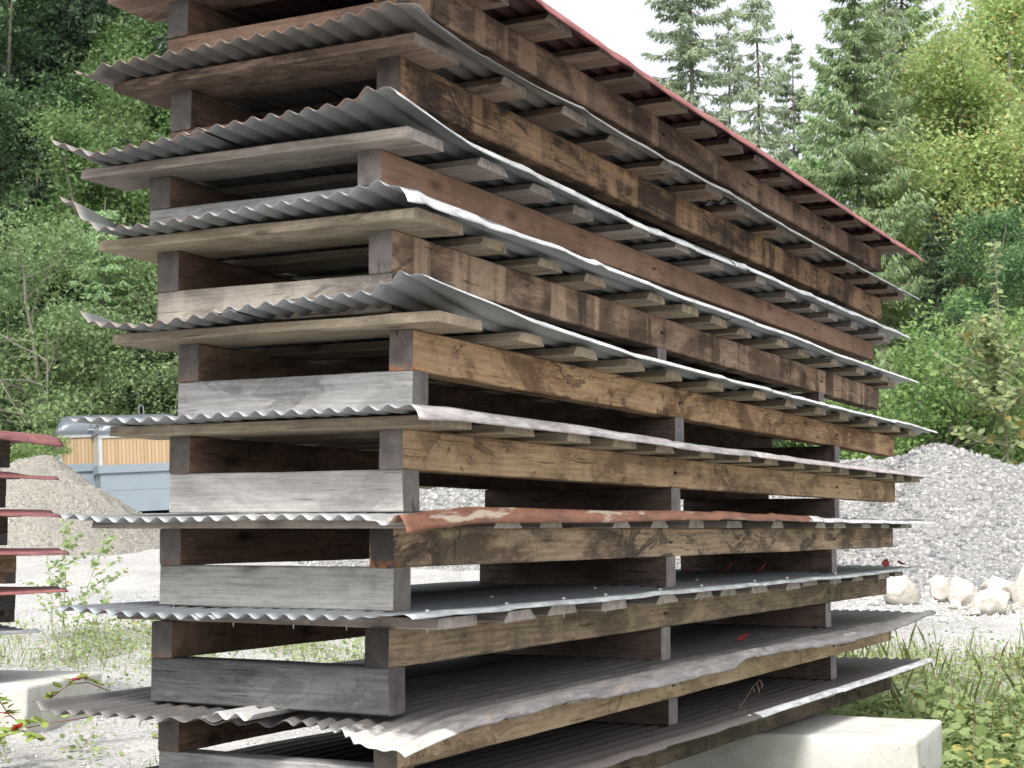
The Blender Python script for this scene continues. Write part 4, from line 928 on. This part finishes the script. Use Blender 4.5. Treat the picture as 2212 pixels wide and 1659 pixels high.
# its side branches, grown as a crown of its own
sap = bpy.data.objects['sapling']; g_ = np.random.default_rng(42); lv = MB(); b = MB()
for k in range(46):
    t = .30 + .42 * g_.random(); s = Vector((HR[0] * -.2 * t, HR[1] * -.2 * t, 5.55 * t)); a = g_.uniform(0, 6.28); bl = (1.5 if t < .6 else 1.0) * g_.uniform(.5, 1.) * (1.15 - t * .5)
    tp = s + Vector((math.cos(a) * bl, math.sin(a) * bl, bl * g_.uniform(.25, .75)))
    for V in shoot(b, s, tp, 22, .23, .13, g_, .012, .12): lv.add(V, [(0, 1, 2, 3, 4, 5)])
b.build('branch', bark_p, sap); lv.build('foliage', lf_s, sap)
plant('sapling', 'spindly pale sapling standing in the gravel between the two stacks', 'sapling', 140, 17.2,
      [(0, 1.35, -.02, 26, 8), (.12, 1.25, .35, 24, 7), (.05, .8, -.2, 12, 4), (.3, .55, .25, 12, 3), (-.1, 1.0, -.1, 14, 4)], .085, .058, lf_s, stemg, 43, rad=.006)
plant('sapling', 'leafy shoot standing right behind the left waste container', 'sapling', 190, 40.8, [(0, 3.6, .25, 60, 5), (.3, 3.1, .35, 46, 4)], .17, .09, lf_b, bark_p, 44, rad=.02)
plant('sapling', 'twin leafy shoots left of the waste containers', 'sapling', 118, 39.2, [(0, 2.3, .3, 50, 4), (-.2, 2.8, .45, 56, 4)], .16, .09, lf_b, bark_p, 45, rad=.02)
plant('sapling', 'low yellowish shoots behind the rear container lid', 'sapling', 330, 42.0, [(0, 3.0, .1, 40, 3), (-.6, 3.1, .1, 36, 3), (.5, 2.9, .1, 30, 3)], .15, .08, lf_s, bark_p, 46, rad=.02)
plant('dock_plant', 'broad-leaved plant at the corner of the right concrete block', 'plant', 2010, 7.75, [(0, .42, -.05, 13, 1), (.07, .36, .04, 10, 0), (-.1, .30, -.12, 9, 0), (.05, .5, .03, 9, 0)], .24, .06, lf_g, stemg, 47, rad=.005)

# creepers on the left block
def creeper(label, pts, seed):
    g = np.random.default_rng(seed); e = empty('creeper', pts[0]); tag(e, label, 'creeper'); b = MB(); lv = MB(); o = Vector(pts[0])
    q = [Vector(p) - o for p in pts]; b.tube(q, [.004] * len(q), 5)
    for i in range(34):
        f = g.random() * (len(q) - 1.001); k = int(f); p = q[k].lerp(q[k + 1], f - k); s = g.uniform(.6, 1.2)
        M3 = Matrix.Rotation(g.uniform(0, 6.28), 3, 'Z') @ Matrix.Rotation(g.uniform(-.8, .5), 3, 'Y')
        lv.add([tuple(p + M3 @ Vector(x) + Vector((0, 0, .02))) for x in leafshape(.085 * s, .07 * s)], [(0, 1, 2, 3, 4, 5)])
    b.build('vine', stemr, e); lv.build('leaves', lf_c, e)
def A(px, py, D): p = at(px, D, py); return (p.x, p.y, p.z)
creeper('reddish creeper arching over the right edge of the left concrete block', [A(95, 1520, 11.3), A(120, 1500, 11.3), A(150, 1478, 11.4), A(190, 1474, 11.5), A(235, 1492, 11.6)], 51)
creeper('yellow-green creeper along the foot of the left concrete block', [A(-10, 1500, 11.0), A(20, 1545, 11.0), A(60, 1572, 10.9), A(120, 1560, 10.95), A(190, 1550, 11.1)], 52)
creeper('leafy runner hanging over the left edge of the photo below the block', [A(-20, 1620, 10.6), A(10, 1590, 10.7), A(50, 1580, 10.7), A(90, 1600, 10.6)], 53)

# ground cover and grass: uncountable
def scatter(n, fn, seed):
    g = np.random.default_rng(seed); out = []
    while len(out) < n:
        px = g.uniform(-200, 2500, n); D = g.uniform(6.5, 23, n); w_ = fn(px, D, g); s = g.random(n) < w_
        out += list(zip(px[s], D[s]))
    out = out[:n]; L = [(p, d) for p, d in out]; P = np.array([tuple(ground_at(a, d)) for a, d in L]); return P, np.array(L), g
from mathutils import noise as NZ
def patch(px, D, k=1.2, th=0.):
    return np.array([NZ.noise(Vector((a * d / 3417 * k, d * k * .6, 3.3))) for a, d in zip(px, D)]) > th
def w_cover(px, D, g):
    right = (px > 1500) * sstep(16.6, 14.2, D) * sstep(6.5, 8.2, D) * (.45 + .55 * patch(px, D, 1.3, -.15))
    left = (px < 420) * sstep(14.5, 15.8, D) * sstep(18.6, 17., D) * .8 * (.15 + .85 * patch(px, D, 1.3, .0))
    mid = (px > 330) * (px < 1500) * sstep(14.5, 16, D) * sstep(20, 18., D) * .6 * (.2 + .8 * patch(px, D, 1.2, -.1))
    lb = (px < 420) * sstep(10.6, 11.4, D) * sstep(14.8, 13.5, D) * .5 * patch(px, D, 2.2, .22)
    far = (px > 1800) * sstep(19, 16, D) * .05
    return right + left + mid + lb + far
def ground_cover():
    P, L, g = scatter(34000, w_cover, 61); n = len(P)
    big = (L[:, 0] > 1500) & (L[:, 1] < 13)
    R_ = np.where(big, g.uniform(.018, .058, n) ** 1., g.uniform(.010, .026, n)); z = np.where(big, g.random(n) * .22, g.random(n) ** 1.6 * .22)
    N = rand_dirs(g, n, 2.2); A_ = unit(np.cross(N, rand_dirs(g, n))); B_ = np.cross(N, A_); C = P.copy(); C[:, 2] += z + .015
    ang = np.linspace(0, 2 * np.pi, 8)[:-1]; V = C[:, None] + (A_[:, None] * np.cos(ang)[None, :, None] + B_[:, None] * np.sin(ang)[None, :, None] * .85) * R_[:, None, None]
    V[:, 0] -= A_ * (R_ * .35)[:, None]
    o = mesh('ground_cover', V.reshape(-1, 3), np.arange(n * 7).reshape(n, 7), lf_g); tag(o, kind='stuff')
ground_cover()
def w_grass(px, D, g):
    right = (px > 1650) * sstep(17.4, 15., D) * sstep(9, 10.5, D) * (.25 + .75 * patch(px, D, .9, .0))
    left = (px < 1500) * sstep(14.5, 16, D) * sstep(19.2, 17.5, D) * .45 * (.2 + .8 * patch(px, D, 1.5, .05))
    lb = (px < 420) * sstep(9., 10, D) * sstep(14.8, 13.5, D) * .12 * patch(px, D, 2.5, .1)
    return right + left + lb
def grass():
    P, L, g = scatter(17000, w_grass, 62); n = len(P)
    h = g.uniform(.04, .17, n) * np.where(L[:, 0] > 1700, 1.0, .85); h = np.where((g.random(n) < .06) & (L[:, 0] > 1700) & (L[:, 1] > 11), g.uniform(.2, .45, n), h)
    d = rand_dirs(g, n); d[:, 2] = 0; lean = d * (h * g.uniform(.05, .55, n))[:, None]
    s = np.stack([-d[:, 1], d[:, 0], np.zeros(n)], -1) * np.where(h > .2, .0018, g.uniform(.0015, .0035, n))[:, None]
    up = np.array([0, 0, 1.])[None] * h[:, None]
    V = np.stack([P - s, P + s, P + up * .55 + lean * .35 + s * .8, P + up + lean, P + up * .55 + lean * .35 - s * .8], 1)
    o = mesh('grass', V.reshape(-1, 3), np.arange(n * 5).reshape(n, 5), grs); tag(o, kind='stuff')
grass()
# a few tall dry stalks in the right weeds
for i, (px, py0, D, hh, lab) in enumerate(((2100, 0, 8.6, .62, 'thin dry stalk beside the right concrete block'), (2165, 0, 11.5, .75, 'tall grass stalk with seed head near the right edge'), (2050, 0, 13.5, .55, 'bent dry stalk in the weeds beyond the block'), (2195, 0, 9.5, .5, 'short dry stalk at the right edge'))):
    p = ground_at(px, D); g_ = np.random.default_rng(80 + i); b = MB(); pts = [Vector((0, 0, 0))]
    for k in range(6): pts.append(pts[-1] + Vector((g_.normal(0, .02), g_.normal(0, .02), hh / 6)))
    b.tube(pts, [.0035, .003, .003, .0025, .002, .002, .0015], 5)
    for k in range(10): 
        q = pts[-1] + Vector((0, 0, -.012 * k)); b.tube([q, q + Vector((g_.normal(0, .012), g_.normal(0, .012), .012))], [.003, .001], 4)
    o = b.build('dry_stalk', dry, loc=p); tag(o, lab, 'stalk')

# ------------------------------------------------------------------ small things on the sheets
redm = plain('red_leaf', (.30, .055, .045), .6, 0, .3, 30.)
def on_cover(l, lx, ly, dz=0.):
    d = LV[l]; return Vector((d['x'] + lx, d['y'] + ly, d['zt'] + d['t'] * lx + .052 + dz))
for i, (l, lx, ly, s, lab) in enumerate(((8, 6.35, -.05, 1., 'red curled leaf on the eighth cover, left of the two at its far end'), (8, 6.72, -.08, 1., 'red curled leaf at the very far tip of the eighth cover'),
    (8, 4.55, .45, 1., 'dark red leaf deep inside between the eighth and seventh covers'), (8, 4.75, .30, .9, 'dark red leaf just right of the deep one under the seventh cover'),
    (9, 3.75, .12, .8, 'red leaf on the ninth cover near its middle cross beam'), (9, 6.1, .35, .8, 'small red leaf toward the far end of the ninth cover'))):
    g_ = np.random.default_rng(i); V = []; F = []
    n, m = 7, 4
    for a in range(n):
        u = a / (n - 1); wv = .026 * math.sin(math.pi * min(.98, max(.04, u))) ** .7
        for c in range(m):
            v = c / (m - 1) * 2 - 1; V.append((u * .085 - .04, v * wv, .010 + .045 * u * u + abs(v) * .014))
    F = [[a * m + c, (a + 1) * m + c, (a + 1) * m + c + 1, a * m + c + 1] for a in range(n - 1) for c in range(m - 1)]
    o = mesh('fallen_leaf', V, F, redm, smooth=True, loc=on_cover(l, lx, ly), rot=(g_.uniform(-.2, .5), g_.uniform(-.3, .3), g_.uniform(0, 6))); o.scale = (s, s, s)
    md = o.modifiers.new('thickness', 'SOLIDIFY'); md.thickness = .0008; tag(o, lab, 'leaf')
b = MB(); b.tube([(0, 0, .0), (.10, .02, .05), (.20, .05, .10), (.28, .06, .13)], [.003, .0028, .002, .0015], 5); b.tube([(.03, 0, .01), (.06, .04, .04), (.05, .07, .05)], [.003, .002, .001], 5)
b.tube([(.28, .06, .13), (.30, .06, .10), (.295, .065, .08)], [.002, .005, .002], 5); b.tube([(.24, .055, .115), (.255, .05, .08), (.26, .05, .06)], [.002, .005, .002], 5); b.tube([(.20, .05, .10), (.215, .05, .07)], [.002, .004], 5)
o = b.build('dry_twig', dry, loc=on_cover(10, 3.25, -.05)); o.rotation_euler = (0, 0, -.3); tag(o, 'dry brown twig with withered leaves lying on the lowest cover', 'twig')
# loose strip of sheet on the ninth cover
V = []; F = []; n, m = 14, 26
for i in range(n):
    x = .36 * i / (n - 1)
    for j in range(m):
        y = .17 * j / (m - 1); V.append((x, y, .012 * math.cos(2 * math.pi * y / .076) + .012 + .01 * (1 - i / n)))
F = [[i * m + j, (i + 1) * m + j, (i + 1) * m + j + 1, i * m + j + 1] for i in range(n - 1) for j in range(m - 1)]
M['scrap'] = metal('scrap_pale', (.58, .58, .57), .35, .42, (.45, .42, .38), .5, .5, rustc=(.42, .22, .12))
o = mesh('sheet_offcut', V, F, M['scrap'], smooth=True, loc=on_cover(9, -.22, .42, -.02), rot=(0, -.02, .06)); md = o.modifiers.new('thickness', 'SOLIDIFY'); md.thickness = .0014
tag(o, 'narrow rust-spotted pale offcut of corrugated sheet lying on the ninth cover', 'sheet offcut')
